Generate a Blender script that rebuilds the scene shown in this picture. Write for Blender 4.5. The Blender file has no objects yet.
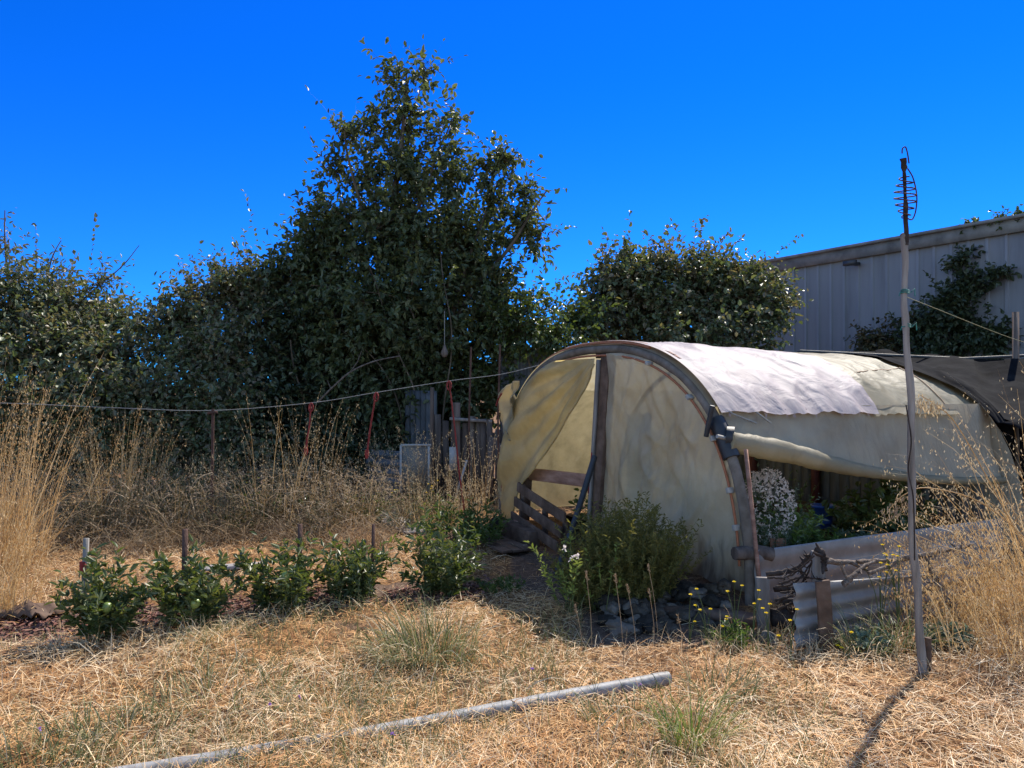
import bpy, bmesh, math, random
import numpy as np
from mathutils import Vector, noise as mnoise

rng = np.random.default_rng(11)
random.seed(5)
scene = bpy.context.scene
COL = scene.collection
R = math.radians
F = 773.0          # focal length in pixels of the 1024 px wide picture
CX, HY, CAMZ = 512.0, 390.0, 1.6

# ------------------------------------------------------------------ helpers
def P(px, py, d):
    """world point seen at a pixel of the photograph, d metres ahead"""
    return np.array([(px - CX) / F * d, d, CAMZ - (py - HY) / F * d])

def gz(x, y):
    x = np.asarray(x, float); y = np.asarray(y, float)
    return (0.022*np.sin(1.7*x + 0.6*y + .4) + 0.018*np.sin(2.3*y - 1.1*x + 1.2) + 0.012*np.sin(4.1*x + 3.3*y)
            + 0.010*np.sin(6.3*y - 5.2*x) + 0.012*np.sin(13.1*x + 3.7*y + 2*np.sin(4*y))*np.sin(11.3*y - 4.1*x))*np.exp(-((x/30)**2 + (y/40)**2))

def G(px, py):
    d = CAMZ*F/(py - HY)
    x = (px - CX)/F*d
    return np.array([x, d, float(gz(x, d))])

def GD(px, d):
    x = (px - CX)/F*d
    return np.array([x, d, float(gz(x, d))])

def norm(v):
    v = np.asarray(v, float)
    return v/np.maximum(np.linalg.norm(v, axis=-1, keepdims=True), 1e-9)

def origin_of(o):
    p = np.zeros(3)
    while o is not None:
        p = p + np.array(o.location); o = o.parent
    return p

class MB:
    """collects shapes, then links them as ONE mesh object"""
    def __init__(self):
        self.v = []; self.f = []; self.m = []; self.n = 0
    def add(self, v, f, mi=0):
        v = np.asarray(v, float).reshape(-1, 3); f = np.asarray(f, int)
        if len(v) == 0: return
        self.v.append(v); self.f.append(f + self.n); self.m.append(np.full(len(f), mi)); self.n += len(v)
    def build(self, name, mats, parent=None, loc=None, smooth=True, bevel=0, solid=0, subd=0):
        if not isinstance(mats, (list, tuple)): mats = [mats]
        V = np.concatenate(self.v) if self.v else np.zeros((0, 3))
        o0 = origin_of(parent) if parent is not None else (np.asarray(loc, float) if loc is not None else np.zeros(3))
        V = V - o0
        me = bpy.data.meshes.new(name)
        me.vertices.add(len(V)); me.vertices.foreach_set('co', V.astype(np.float32).ravel())
        li = np.concatenate([a.ravel() for a in self.f]); tot = np.concatenate([np.full(len(a), a.shape[1]) for a in self.f])
        st = np.concatenate([[0], np.cumsum(tot)[:-1]])
        me.loops.add(len(li)); me.loops.foreach_set('vertex_index', li.astype(np.int32))
        me.polygons.add(len(tot)); me.polygons.foreach_set('loop_start', st.astype(np.int32))
        try: me.polygons.foreach_set('loop_total', tot.astype(np.int32))
        except Exception: pass
        me.polygons.foreach_set('material_index', np.concatenate(self.m).astype(np.int32))
        me.polygons.foreach_set('use_smooth', np.full(len(tot), bool(smooth)))
        for m in mats: me.materials.append(m)
        me.update(calc_edges=True); me.validate()
        ob = bpy.data.objects.new(name, me); COL.objects.link(ob)
        if parent is not None: ob.parent = parent
        elif loc is not None: ob.location = tuple(float(c) for c in loc)
        if solid:
            md = ob.modifiers.new('thick', 'SOLIDIFY'); md.thickness = solid; md.offset = 0
        if bevel:
            md = ob.modifiers.new('bev', 'BEVEL'); md.width = bevel; md.segments = 2; md.limit_method = 'ANGLE'
        if subd:
            md = ob.modifiers.new('sub', 'SUBSURF'); md.levels = subd; md.render_levels = subd
        return ob

def tag(o, label=None, cat=None, group=None, kind=None):
    if label: o['label'] = label
    if cat: o['category'] = cat
    if group: o['group'] = group
    if kind: o['kind'] = kind
    return o

def empty(name, loc, label, cat, group=None):
    o = bpy.data.objects.new(name, None); COL.objects.link(o)
    o.location = tuple(float(c) for c in loc); o.empty_display_size = .2
    return tag(o, label, cat, group)

def smooth_path(pts, n):
    """Catmull-Rom through pts"""
    p = np.asarray(pts, float)
    if len(p) == 2:
        t = np.linspace(0, 1, n)[:, None]; return p[0]*(1-t) + p[1]*t
    q = np.vstack([2*p[0]-p[1], p, 2*p[-1]-p[-2]])
    out = []
    for t in np.linspace(0, len(p)-1-1e-6, n):
        i = int(t); u = t-i; a, b, c, d = q[i], q[i+1], q[i+2], q[i+3]
        out.append(.5*((2*b) + (c-a)*u + (2*a-5*b+4*c-d)*u*u + (3*b-a-3*c+d)*u**3))
    return np.array(out)

def tube(mb, pts, rad, n=8, cap=True, mi=0, rough=0):
    p = np.asarray(pts, float); k = len(p)
    rad = np.broadcast_to(np.asarray(rad, float), (k,)) if np.ndim(rad) else np.full(k, float(rad))
    tg = norm(np.gradient(p, axis=0))
    ref = np.array([0, 0, 1.]) if abs(tg[0][2]) < .9 else np.array([1., 0, 0])
    a = norm(np.cross(tg[0], ref)); V = []
    for i in range(k):
        a = norm(a - tg[i]*np.dot(a, tg[i])); b = np.cross(tg[i], a)
        th = np.arange(n)/n*2*np.pi
        r = rad[i]*(1 + (rng.uniform(-rough, rough, n) if rough else 0))
        V.append(p[i] + (np.cos(th)*r)[:, None]*a + (np.sin(th)*r)[:, None]*b)
    V = np.vstack(V); j = np.arange(n); f = []
    for i in range(k-1):
        f.append(np.stack([i*n+j, i*n+(j+1) % n, (i+1)*n+(j+1) % n, (i+1)*n+j], 1))
    mb.add(V, np.vstack(f), mi)
    if cap:
        for e, idx in ((0, 0), (k-1, (k-1)*n)):
            vv = np.vstack([p[e], V[idx:idx+n]]); 
            ff = np.stack([np.zeros(n, int), 1+j, 1+(j+1) % n], 1)
            mb.add(vv, ff if e else ff[:, ::-1], mi)

def beam(mb, p0, p1, w, t, side=None, mi=0, jit=0, seg=1):
    """board from p0 to p1, width w along side, thickness t across"""
    p0 = np.asarray(p0, float); p1 = np.asarray(p1, float); ax = norm(p1-p0)
    if side is None: side = np.cross(ax, [0, 0, 1.]) if abs(ax[2]) < .95 else np.array([1., 0, 0])
    side = np.asarray(side, float); side = norm(side - ax*np.dot(side, ax)); th = np.cross(ax, side)
    V = []
    for k in range(seg+1):
        q = p0 + (p1-p0)*k/seg
        for sx, sy in ((-1, -1), (1, -1), (1, 1), (-1, 1)):
            V.append(q + side*w/2*sx + th*t/2*sy + rng.uniform(-jit, jit, 3))
    f = [[3, 2, 1, 0]]
    for k in range(seg):
        b = k*4
        for j in range(4): f.append([b+j, b+(j+1) % 4, b+4+(j+1) % 4, b+4+j])
    b = seg*4; f.append([b, b+1, b+2, b+3])
    mb.add(np.array(V), np.array(f), mi)

def grid(mb, fn, nu, nv, mi=0):
    V = np.array([fn(i/(nu-1), j/(nv-1)) for j in range(nv) for i in range(nu)])
    f = [[j*nu+i, j*nu+i+1, (j+1)*nu+i+1, (j+1)*nu+i] for j in range(nv-1) for i in range(nu-1)]
    mb.add(V, np.array(f), mi)

def leafset(mb, pos, dirn, nrm, L, W, fold=.18, mi=0):
    """pointed leaves folded along the midrib (6 vertices, two faces each)"""
    pos = np.asarray(pos, float); n = len(pos)
    if n == 0: return
    d = norm(dirn); nn = norm(nrm - d*np.sum(np.asarray(nrm)*d, 1, keepdims=True)); s = np.cross(d, nn)
    L = np.broadcast_to(L, (n,))[:, None]; W = np.broadcast_to(W, (n,))[:, None]
    up = nn*W*fold
    b = pos; t = pos + d*L - nn*L*.12
    r1 = pos + d*L*.3 + s*W*.5 + up; r2 = pos + d*L*.68 + s*W*.38 + up*.7
    l1 = pos + d*L*.3 - s*W*.5 + up; l2 = pos + d*L*.68 - s*W*.38 + up*.7
    V = np.stack([b, r1, r2, t, l2, l1], 1).reshape(-1, 3)
    k = (np.arange(n)*6)[:, None]
    f = np.stack([k+np.array([[0, 1, 2, 3]]), k+np.array([[0, 3, 4, 5]])], 1).reshape(-1, 4)
    mb.add(V, f, mi)

def ribbons(mb, base, d0, L, W, droop=.3, seg=3, side=None, mi=0, taper=.15, want=False):
    """grass blades: thin strips that bend over under their weight"""
    base = np.asarray(base, float); n = len(base)
    if n == 0: return
    d = norm(d0); L = np.broadcast_to(L, (n,)); W = np.broadcast_to(W, (n,)); droop = np.broadcast_to(droop, (n,))
    if side is None:
        a = rng.uniform(0, 2*np.pi, n); side = np.stack([np.cos(a), np.sin(a), np.zeros(n)], 1)
    side = norm(side - d*np.sum(side*d, 1, keepdims=True))
    p = base.copy(); pts = [p.copy()]; hor = d.copy(); hor[:, 2] = 0
    for k in range(seg):
        p = p + d*(L/seg)[:, None]; pts.append(p.copy())
        d = norm(d + (np.array([0, 0, -1.])[None]*droop[:, None] + hor*droop[:, None]*.3)*(k+1)/seg)
    V = []
    for k, q in enumerate(pts):
        w = (W*(1-(1-taper)*(k/seg)**1.5))[:, None]*.5
        V += [q - side*w, q + side*w]
    V = np.stack(V, 1).reshape(-1, 3); m = 2*(seg+1)
    i = (np.arange(n)*m)[:, None]
    f = np.stack([i+np.array([[2*k, 2*k+1, 2*k+3, 2*k+2]]) for k in range(seg)], 1).reshape(-1, 4)
    mb.add(V, f, mi)
    if want: return np.stack(pts, 1)

def rand_dirs(n, up=0.0):
    v = rng.normal(size=(n, 3)); v = norm(v); v[:, 2] += up; return norm(v)

_ico = None
def rock(mb, c, rad, seed, flat=.7, mi=0, sub=3, lump=.35):
    global _ico
    if _ico is None:
        bm = bmesh.new(); bmesh.ops.create_icosphere(bm, subdivisions=sub, radius=1)
        bm.verts.ensure_lookup_table(); bm.faces.ensure_lookup_table()
        _ico = (np.array([v.co[:] for v in bm.verts]), np.array([[v.index for v in f.verts] for f in bm.faces])); bm.free()
    V, f = _ico; sc = np.array(rad)*np.array([1, 1, flat]) if np.ndim(rad) == 0 else np.array(rad)
    out = []
    for v in V:
        k = mnoise.noise(Vector(v*1.1 + seed*7.3))*lump + mnoise.noise(Vector(v*2.8 + seed*3.1))*lump*.35
        out.append(v*(1+k))
    out = np.array(out)*sc
    a = seed*2.4; M = np.array([[math.cos(a), -math.sin(a), 0], [math.sin(a), math.cos(a), 0], [0, 0, 1]])
    mb.add(out@M.T + np.asarray(c), f, mi)

# ------------------------------------------------------------------ materials
def newmat(name):
    m = bpy.data.materials.new(name); m.use_nodes = True
    nt = m.node_tree; nt.nodes.clear()
    out = nt.nodes.new('ShaderNodeOutputMaterial')
    return m, nt, out

def ramp(nt, cols, pos=None):
    r = nt.nodes.new('ShaderNodeValToRGB'); el = r.color_ramp.elements
    pos = pos or [i/(len(cols)-1) for i in range(len(cols))]
    while len(el) < len(cols): el.new(.5)
    for e, c, p in zip(el, cols, pos): e.position = p; e.color = (*c, 1)
    return r

def bsdf(nt, rough=.6, spec=.4, metal=0):
    b = nt.nodes.new('ShaderNodeBsdfPrincipled')
    b.inputs['Roughness'].default_value = rough; b.inputs['Metallic'].default_value = metal
    b.inputs['Specular IOR Level'].default_value = spec
    return b

def island_mat(name, cols, rough=.45, spec=.5, trans=.3, tcol=None, pos=None, patch=None, psc=1.5):
    """leaves / blades: colour varies from piece to piece; light passes through"""
    m, nt, out = newmat(name); L = nt.links.new
    g = nt.nodes.new('ShaderNodeNewGeometry'); rp = ramp(nt, cols, pos)
    if patch:
        tc = nt.nodes.new('ShaderNodeTexCoord'); nz = nt.nodes.new('ShaderNodeTexNoise')
        nz.inputs['Scale'].default_value = psc; nz.inputs['Detail'].default_value = 3
        L(tc.outputs['Object'], nz.inputs['Vector'])
        mr = nt.nodes.new('ShaderNodeMapRange'); mr.inputs[1].default_value = .3; mr.inputs[2].default_value = .7
        L(nz.outputs['Fac'], mr.inputs[0])
        mx = nt.nodes.new('ShaderNodeMath'); mx.operation = 'MULTIPLY_ADD'
        mx.inputs[1].default_value = patch; L(mr.outputs[0], mx.inputs[0])
        m2 = nt.nodes.new('ShaderNodeMath'); m2.operation = 'MULTIPLY'; m2.inputs[1].default_value = 1-patch
        L(g.outputs['Random Per Island'], m2.inputs[0]); L(m2.outputs[0], mx.inputs[2]); L(mx.outputs[0], rp.inputs[0])
    else:
        L(g.outputs['Random Per Island'], rp.inputs[0])
    b = bsdf(nt, rough, spec); L(rp.outputs[0], b.inputs['Base Color'])
    if trans:
        t = nt.nodes.new('ShaderNodeBsdfTranslucent')
        if tcol:
            mm = nt.nodes.new('ShaderNodeMix'); mm.data_type = 'RGBA'; mm.blend_type = 'MULTIPLY'; mm.inputs[0].default_value = 1
            L(rp.outputs[0], mm.inputs[6]); mm.inputs[7].default_value = (*tcol, 1); L(mm.outputs[2], t.inputs[0])
        else: L(rp.outputs[0], t.inputs[0])
        mix = nt.nodes.new('ShaderNodeMixShader'); mix.inputs[0].default_value = trans
        L(b.outputs[0], mix.inputs[1]); L(t.outputs[0], mix.inputs[2]); L(mix.outputs[0], out.inputs[0])
    else: L(b.outputs[0], out.inputs[0])
    return m

def noise_mat(name, cols, scale=6, stretch=(1, 1, 1), rough=.8, spec=.3, bump=.3, detail=8, pos=None, metal=0, bscale=None, distort=0, rrange=None):
    m, nt, out = newmat(name); L = nt.links.new
    tc = nt.nodes.new('ShaderNodeTexCoord'); mp = nt.nodes.new('ShaderNodeMapping'); mp.inputs['Scale'].default_value = stretch
    L(tc.outputs['Object'], mp.inputs[0])
    nz = nt.nodes.new('ShaderNodeTexNoise'); nz.inputs['Scale'].default_value = scale; nz.inputs['Detail'].default_value = detail
    nz.inputs['Roughness'].default_value = .62; nz.inputs['Distortion'].default_value = distort
    L(mp.outputs[0], nz.inputs['Vector'])
    rp = ramp(nt, cols, pos or [.3 + .4*i/(len(cols)-1) for i in range(len(cols))]); L(nz.outputs['Fac'], rp.inputs[0])
    b = bsdf(nt, rough, spec, metal); L(rp.outputs[0], b.inputs['Base Color'])
    if rrange:
        mr = nt.nodes.new('ShaderNodeMapRange'); mr.inputs[3].default_value, mr.inputs[4].default_value = rrange
        L(nz.outputs['Fac'], mr.inputs[0]); L(mr.outputs[0], b.inputs['Roughness'])
    if bump:
        n2 = nt.nodes.new('ShaderNodeTexNoise'); n2.inputs['Scale'].default_value = bscale or scale*2.5; n2.inputs['Detail'].default_value = 6
        L(mp.outputs[0], n2.inputs['Vector'])
        bp = nt.nodes.new('ShaderNodeBump'); bp.inputs['Strength'].default_value = bump; bp.inputs['Distance'].default_value = .02
        L(n2.outputs['Fac'], bp.inputs['Height']); L(bp.outputs[0], b.inputs['Normal'])
    L(b.outputs[0], out.inputs[0])
    return m

def sheet_mat(name, cols, trans=.45, clear=.1, scale=2.5, tcol=(1, .95, .75), rough=.5, bump=.25, stain=None, bstretch=(1, 1, 1), bscale=9):
    """plastic sheeting: part of the light is scattered through it, a little passes straight"""
    m, nt, out = newmat(name); L = nt.links.new
    tc = nt.nodes.new('ShaderNodeTexCoord')
    nz = nt.nodes.new('ShaderNodeTexNoise'); nz.inputs['Scale'].default_value = scale; nz.inputs['Detail'].default_value = 7; nz.inputs['Roughness'].default_value = .6
    L(tc.outputs['Object'], nz.inputs['Vector'])
    rp = ramp(nt, cols, [.32 + .36*i/(len(cols)-1) for i in range(len(cols))]); L(nz.outputs['Fac'], rp.inputs[0])
    col = rp.outputs[0]
    if stain:
        sx = nt.nodes.new('ShaderNodeSeparateXYZ'); L(tc.outputs['Object'], sx.inputs[0])
        n3 = nt.nodes.new('ShaderNodeTexNoise'); n3.inputs['Scale'].default_value = 5; n3.inputs['Detail'].default_value = 6
        mp = nt.nodes.new('ShaderNodeMapping'); mp.inputs['Scale'].default_value = (2.5, 2.5, .5); L(tc.outputs['Object'], mp.inputs[0]); L(mp.outputs[0], n3.inputs['Vector'])
        ad = nt.nodes.new('ShaderNodeMath'); ad.operation = 'MULTIPLY_ADD'; ad.inputs[1].default_value = -.7
        L(n3.outputs['Fac'], ad.inputs[0]); L(sx.outputs[2], ad.inputs[2])
        mr = nt.nodes.new('ShaderNodeMapRange'); mr.inputs[1].default_value = -.25; mr.inputs[2].default_value = .12
        mr.inputs[3].default_value = .85; mr.inputs[4].default_value = 0
        L(ad.outputs[0], mr.inputs[0])
        mm = nt.nodes.new('ShaderNodeMix'); mm.data_type = 'RGBA'; L(mr.outputs[0], mm.inputs[0]); L(col, mm.inputs[6]); mm.inputs[7].default_value = (*stain, 1)
        col = mm.outputs[2]
    b = bsdf(nt, rough, .4); L(col, b.inputs['Base Color'])
    mp2 = nt.nodes.new('ShaderNodeMapping'); mp2.inputs['Scale'].default_value = bstretch; L(tc.outputs['Object'], mp2.inputs[0])
    n2 = nt.nodes.new('ShaderNodeTexNoise'); n2.inputs['Scale'].default_value = bscale; n2.inputs['Detail'].default_value = 5; n2.inputs['Distortion'].default_value = .6
    L(mp2.outputs[0], n2.inputs['Vector'])
    bp = nt.nodes.new('ShaderNodeBump'); bp.inputs['Strength'].default_value = bump; bp.inputs['Distance'].default_value = .06
    L(n2.outputs['Fac'], bp.inputs['Height']); L(bp.outputs[0], b.inputs['Normal'])
    t = nt.nodes.new('ShaderNodeBsdfTranslucent'); L(bp.outputs[0], t.inputs['Normal'])
    mm = nt.nodes.new('ShaderNodeMix'); mm.data_type = 'RGBA'; mm.blend_type = 'MULTIPLY'; mm.inputs[0].default_value = 1
    L(col, mm.inputs[6]); mm.inputs[7].default_value = (*tcol, 1); L(mm.outputs[2], t.inputs[0])
    mx = nt.nodes.new('ShaderNodeMixShader'); mx.inputs[0].default_value = trans; L(b.outputs[0], mx.inputs[1]); L(t.outputs[0], mx.inputs[2])
    cur = mx.outputs[0]
    if clear:
        tr = nt.nodes.new('ShaderNodeBsdfTransparent'); tr.inputs[0].default_value = (1, .97, .88, 1)
        m3 = nt.nodes.new('ShaderNodeMixShader'); m3.inputs[0].default_value = clear; L(cur, m3.inputs[1]); L(tr.outputs[0], m3.inputs[2]); cur = m3.outputs[0]
    L(cur, out.inputs[0])
    return m

M = {}
M['leaf_tree'] = island_mat('leaf_tree', [(.04, .056, .024), (.065, .086, .034), (.088, .108, .044), (.13, .14, .065)], .5, .5, .35, (1.5, 1.5, .7))
M['leaf_bramble'] = island_mat('leaf_bramble', [(.05, .07, .03), (.08, .105, .042), (.11, .13, .058), (.17, .13, .08), (.10, .115, .05)], .48, .6, .3, (1.4, 1.4, .7), patch=.35, psc=1.2)
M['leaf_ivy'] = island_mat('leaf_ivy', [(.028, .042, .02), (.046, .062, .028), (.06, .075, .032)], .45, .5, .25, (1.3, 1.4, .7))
M['leaf_rusty'] = island_mat('leaf_rusty', [(.04, .05, .02), (.07, .07, .03), (.13, .085, .035), (.06, .065, .03)], .4, .5, .3)
M['leaf_pepper'] = island_mat('leaf_pepper', [(.045, .066, .02), (.07, .095, .03), (.10, .125, .045), (.15, .15, .06)], .45, .45, .3, (1.4, 1.4, .5))
M['leaf_rosemary'] = island_mat('leaf_rosemary', [(.10, .095, .03), (.155, .14, .042), (.21, .18, .06)], .6, .25, .4, (1.3, 1.3, .6))
M['leaf_lime'] = island_mat('leaf_lime', [(.16, .20, .03), (.22, .26, .05), (.30, .32, .08)], .5, .4, .4)
M['leaf_weed'] = island_mat('leaf_weed', [(.05, .085, .02), (.08, .12, .03), (.12, .15, .04)], .45, .4, .35, (1.2, 1.3, .6))
M['leaf_silver'] = island_mat('leaf_silver', [(.10, .15, .10), (.15, .2, .14), (.2, .25, .18)], .55, .3, .3)
M['green_blade'] = island_mat('green_blade', [(.075, .10, .03), (.12, .145, .05), (.20, .205, .085), (.36, .31, .16)], .5, .35, .3)
M['green_fresh'] = island_mat('green_fresh', [(.09, .14, .025), (.14, .19, .04), (.2, .24, .06), (.36, .31, .15)], .5, .35, .4)
M['straw'] = island_mat('straw', [(.26, .135, .055), (.58, .34, .145), (.74, .50, .25), (.82, .65, .42), (.52, .38, .21), (.66, .41, .18)], .5, .4, .15, patch=.4, psc=1.6)
M['thatch'] = island_mat('thatch', [(.14, .06, .025), (.48, .22, .075), (.68, .37, .14), (.76, .50, .23), (.30, .16, .08)], .6, .3, .15, patch=.45, psc=1.7)
M['dry_stalk'] = island_mat('dry_stalk', [(.34, .19, .07), (.52, .32, .13), (.60, .40, .18), (.68, .50, .28)], .5, .35, .3)
M['dry_tangle'] = island_mat('dry_tangle', [(.05, .032, .018), (.12, .075, .04), (.25, .16, .08), (.44, .31, .17), (.11, .11, .045)], .6, .3, .25, patch=.45, psc=1.8)
M['oat'] = island_mat('oat', [(.38, .28, .16), (.5, .38, .22), (.62, .5, .32)], .5, .35, .4)
M['oat_dark'] = island_mat('oat_dark', [(.20, .14, .09), (.32, .23, .14), (.45, .34, .22)], .55, .35, .35)
M['mulch'] = island_mat('mulch', [(.09, .035, .025), (.17, .07, .05), (.24, .12, .09), (.10, .06, .05)], .8, .2, 0)
M['leaf_dull'] = island_mat('leaf_dull', [(.06, .065, .03), (.10, .09, .045), (.17, .125, .065), (.24, .17, .09)], .6, .3, .3, patch=.3, psc=3)
M['petal_yellow'] = island_mat('petal_yellow', [(.75, .52, .01), (.85, .65, .02)], .5, .3, .3)
M['petal_white'] = island_mat('petal_white', [(.68, .58, .52), (.78, .69, .63), (.85, .79, .75)], .6, .3, .4)
M['petal_purple'] = island_mat('petal_purple', [(.28, .13, .45), (.4, .22, .55)], .6, .3, .3)
M['bark'] = noise_mat('bark', [(.05, .037, .026), (.11, .085, .06), (.18, .145, .11)], 9, (1, 1, .25), .9, .2, .6)
M['twig'] = noise_mat('twig', [(.05, .036, .028), (.13, .098, .078), (.22, .18, .15)], 22, (1, 1, 1), .9, .2, .8)
M['twig_dark'] = noise_mat('twig_dark', [(.016, .011, .009), (.036, .025, .021), (.07, .054, .046)], 14, (1, 1, 1), .9, .2, .5)
M['wood_pole'] = noise_mat('wood_pole', [(.10, .082, .068), (.21, .178, .152), (.32, .28, .245)], 16, (1, 1, .12), .85, .2, .4)
M['wood_grey'] = noise_mat('wood_grey', [(.10, .085, .075), (.2, .175, .16), (.3, .27, .25)], 11, (1, 1, .15), .85, .2, .4)
M['wood_slab'] = noise_mat('wood_slab', [(.14, .125, .12), (.24, .22, .21), (.34, .32, .31)], 8, (.3, 2, 2), .85, .2, .4)
M['wood_brown'] = noise_mat('wood_brown', [(.05, .03, .02), (.105, .066, .047), (.165, .112, .084)], 10, (.6, .6, .6), .85, .2, .35)
M['wood_red'] = noise_mat('wood_red', [(.15, .075, .05), (.26, .14, .10), (.36, .22, .165)], 10, (.4, .4, 1.5), .8, .25, .3)
M['wood_fence'] = noise_mat('wood_fence', [(.045, .033, .028), (.10, .075, .062), (.17, .135, .115)], 11, (1, 1, .12), .88, .2, .5)
M['rust'] = noise_mat('rust', [(.035, .018, .014), (.075, .037, .028), (.12, .065, .05)], 25, (1, 1, .4), .85, .3, .4)
M['pale_stake'] = noise_mat('pale_stake', [(.14, .125, .11), (.24, .22, .2)], 20, (1, 1, .2), .8, .2, .3)
M['pvc'] = noise_mat('pvc', [(.11, .10, .09), (.23, .22, .208), (.30, .29, .28), (.34, .33, .32)], 9, (1, 1, 1), .55, .35, .15, distort=1.2)
M['pipe_grey'] = noise_mat('pipe_grey', [(.075, .058, .046), (.135, .112, .092), (.2, .172, .148)], 7, (1, 1, 1), .8, .15, .25)
M['pipe_black'] = noise_mat('pipe_black', [(.012, .013, .016), (.03, .032, .038)], 12, (1, 1, 1), .5, .4, .1)
M['orange_cord'] = noise_mat('orange_cord', [(.24, .085, .04), (.36, .14, .07)], 30, (1, 1, 1), .7, .3, .2)
M['red_cord'] = noise_mat('red_cord', [(.15, .02, .018), (.25, .04, .035)], 30, (1, 1, 1), .8, .2, .2)
M['string'] = noise_mat('string', [(.18, .17, .16), (.3, .29, .27)], 60, (1, 1, 1), .8, .2, .1)
M['yellow_line'] = noise_mat('yellow_line', [(.2, .185, .10), (.28, .265, .15)], 60, (1, 1, 1), .8, .2, .1)
M['teal'] = noise_mat('teal', [(.02, .12, .105), (.04, .2, .17)], 40, (1, 1, 1), .7, .2, .1)
M['clip'] = noise_mat('clip', [(.22, .20, .18), (.36, .34, .31)], 30, (1, 1, 1), .6, .3, .1)
M['tarp'] = sheet_mat('tarp', [(.35, .285, .285), (.405, .338, .338), (.45, .385, .385)], .28, 0, 2.6, (1, .93, .88), .65, .5, None, (1, 1, 1), 4)
M['cover'] = sheet_mat('cover', [(.32, .28, .185), (.41, .36, .25), (.47, .42, .31)], .55, .03, 2, (1, .95, .80), .55, .4, None, (1, 1, 1), 3.5)
M['skirt'] = sheet_mat('skirt', [(.34, .285, .21), (.42, .36, .27), (.46, .405, .31)], .38, .03, 2.2, (1, .93, .78), .6, .4, None, (2.5, 2.5, .6), 4)
M['panel'] = sheet_mat('panel', [(.52, .455, .33), (.68, .61, .46), (.78, .72, .58)], .6, .15, 1.8, (1, .94, .80), .45, .6, (.12, .075, .045), (1, 1, .6), 5)
M['curtain'] = sheet_mat('curtain', [(.50, .41, .235), (.62, .52, .30), (.70, .60, .38)], .62, .06, 2.5, (1, .91, .62), .5, .45, None, (1, 1, 1), 6)
M['liner'] = sheet_mat('liner', [(.5, .5, .47), (.68, .68, .64), (.8, .79, .75)], .62, .3, 7, (1, 1, .98), .6, .3, None, (1, 1, 1), 8)
M['shade'] = noise_mat('shade', [(.004, .004, .005), (.008, .008, .010), (.018, .018, .019)], 4, (1, 1, 1), 1, .05, .5)
M['galv'] = noise_mat('galv', [(.14, .138, .14), (.20, .197, .198), (.255, .25, .25)], 5, (1, 1, 1), .5, .4, .1, metal=.25, rrange=(.38, .6))
M['tape_orange'] = noise_mat('tape_orange', [(.34, .20, .11), (.5, .32, .2)], 20, (1, 1, 1), .7, .3, .1)
M['galv_dark'] = noise_mat('galv_dark', [(.05, .057, .068), (.085, .093, .107), (.12, .127, .14)], 4, (1, 1, .3), .6, .3, .1, metal=.25)
M['wall_metal'] = noise_mat('wall_metal', [(.135, .137, .148), (.185, .188, .203), (.205, .208, .224), (.24, .243, .258)], 2.2, (1, 1, .12), .6, .3, .12, detail=10)
M['rib_metal'] = noise_mat('rib_metal', [(.17, .175, .20), (.25, .255, .28)], 2, (1, 1, .3), .5, .3, .05)
M['fascia'] = noise_mat('fascia', [(.10, .10, .095), (.2, .195, .18), (.28, .27, .245)], 3, (1, 1, 1), .8, .3, .2)
M['dark_metal'] = noise_mat('dark_metal', [(.03, .03, .032), (.06, .06, .065)], 10, (1, 1, 1), .5, .4, .1)
M['rock'] = noise_mat('rock', [(.026, .02, .015), (.055, .044, .034), (.10, .084, .067)], 9, (1, 1, 1), .95, .1, .8)
M['rock_dark'] = noise_mat('rock_dark', [(.014, .012, .010), (.028, .024, .02), (.048, .042, .036)], 9, (1, 1, 1), .95, .1, .8)
M['rock_pale'] = noise_mat('rock_pale', [(.07, .058, .046), (.115, .098, .08), (.17, .148, .124)], 9, (1, 1, 1), .95, .1, .8)
M['concrete'] = noise_mat('concrete', [(.24, .215, .19), (.33, .30, .27)], 9, (1, 1, 1), .9, .2, .3)
M['blue_plastic'] = noise_mat('blue_plastic', [(.02, .09, .40), (.04, .14, .55)], 5, (1, 1, 1), .4, .5, .05)
M['leaf_sunlit'] = island_mat('leaf_sunlit', [(.09, .16, .03), (.13, .21, .045), (.18, .25, .06)], .45, .4, .4)  # lighter leaf colour stands in for sunlight on plants under the roof
M['red_plastic'] = noise_mat('red_plastic', [(.05, .012, .013), (.10, .022, .022)], 5, (1, 1, 1), .6, .3, .05)
M['plank_dark'] = noise_mat('plank_dark', [(.05, .052, .056), (.095, .098, .10), (.15, .15, .15)], 9, (1, 1, .15), .8, .3, .3)
M['white_paint'] = noise_mat('white_paint', [(.26, .25, .24), (.36, .35, .34)], 8, (1, 1, 1), .7, .3, .1)
M['screen'] = noise_mat('screen', [(.12, .11, .095), (.18, .165, .145)], 4, (1, 1, .4), .7, .3, .1)
M['terracotta'] = noise_mat('terracotta', [(.30, .14, .08), (.42, .22, .14)], 9, (1, 1, 1), .85, .2, .2)
M['soil'] = noise_mat('soil', [(.03, .023, .018), (.065, .05, .04), (.11, .085, .07)], 9, (1, 1, 1), .95, .15, .8, bscale=25)

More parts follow.
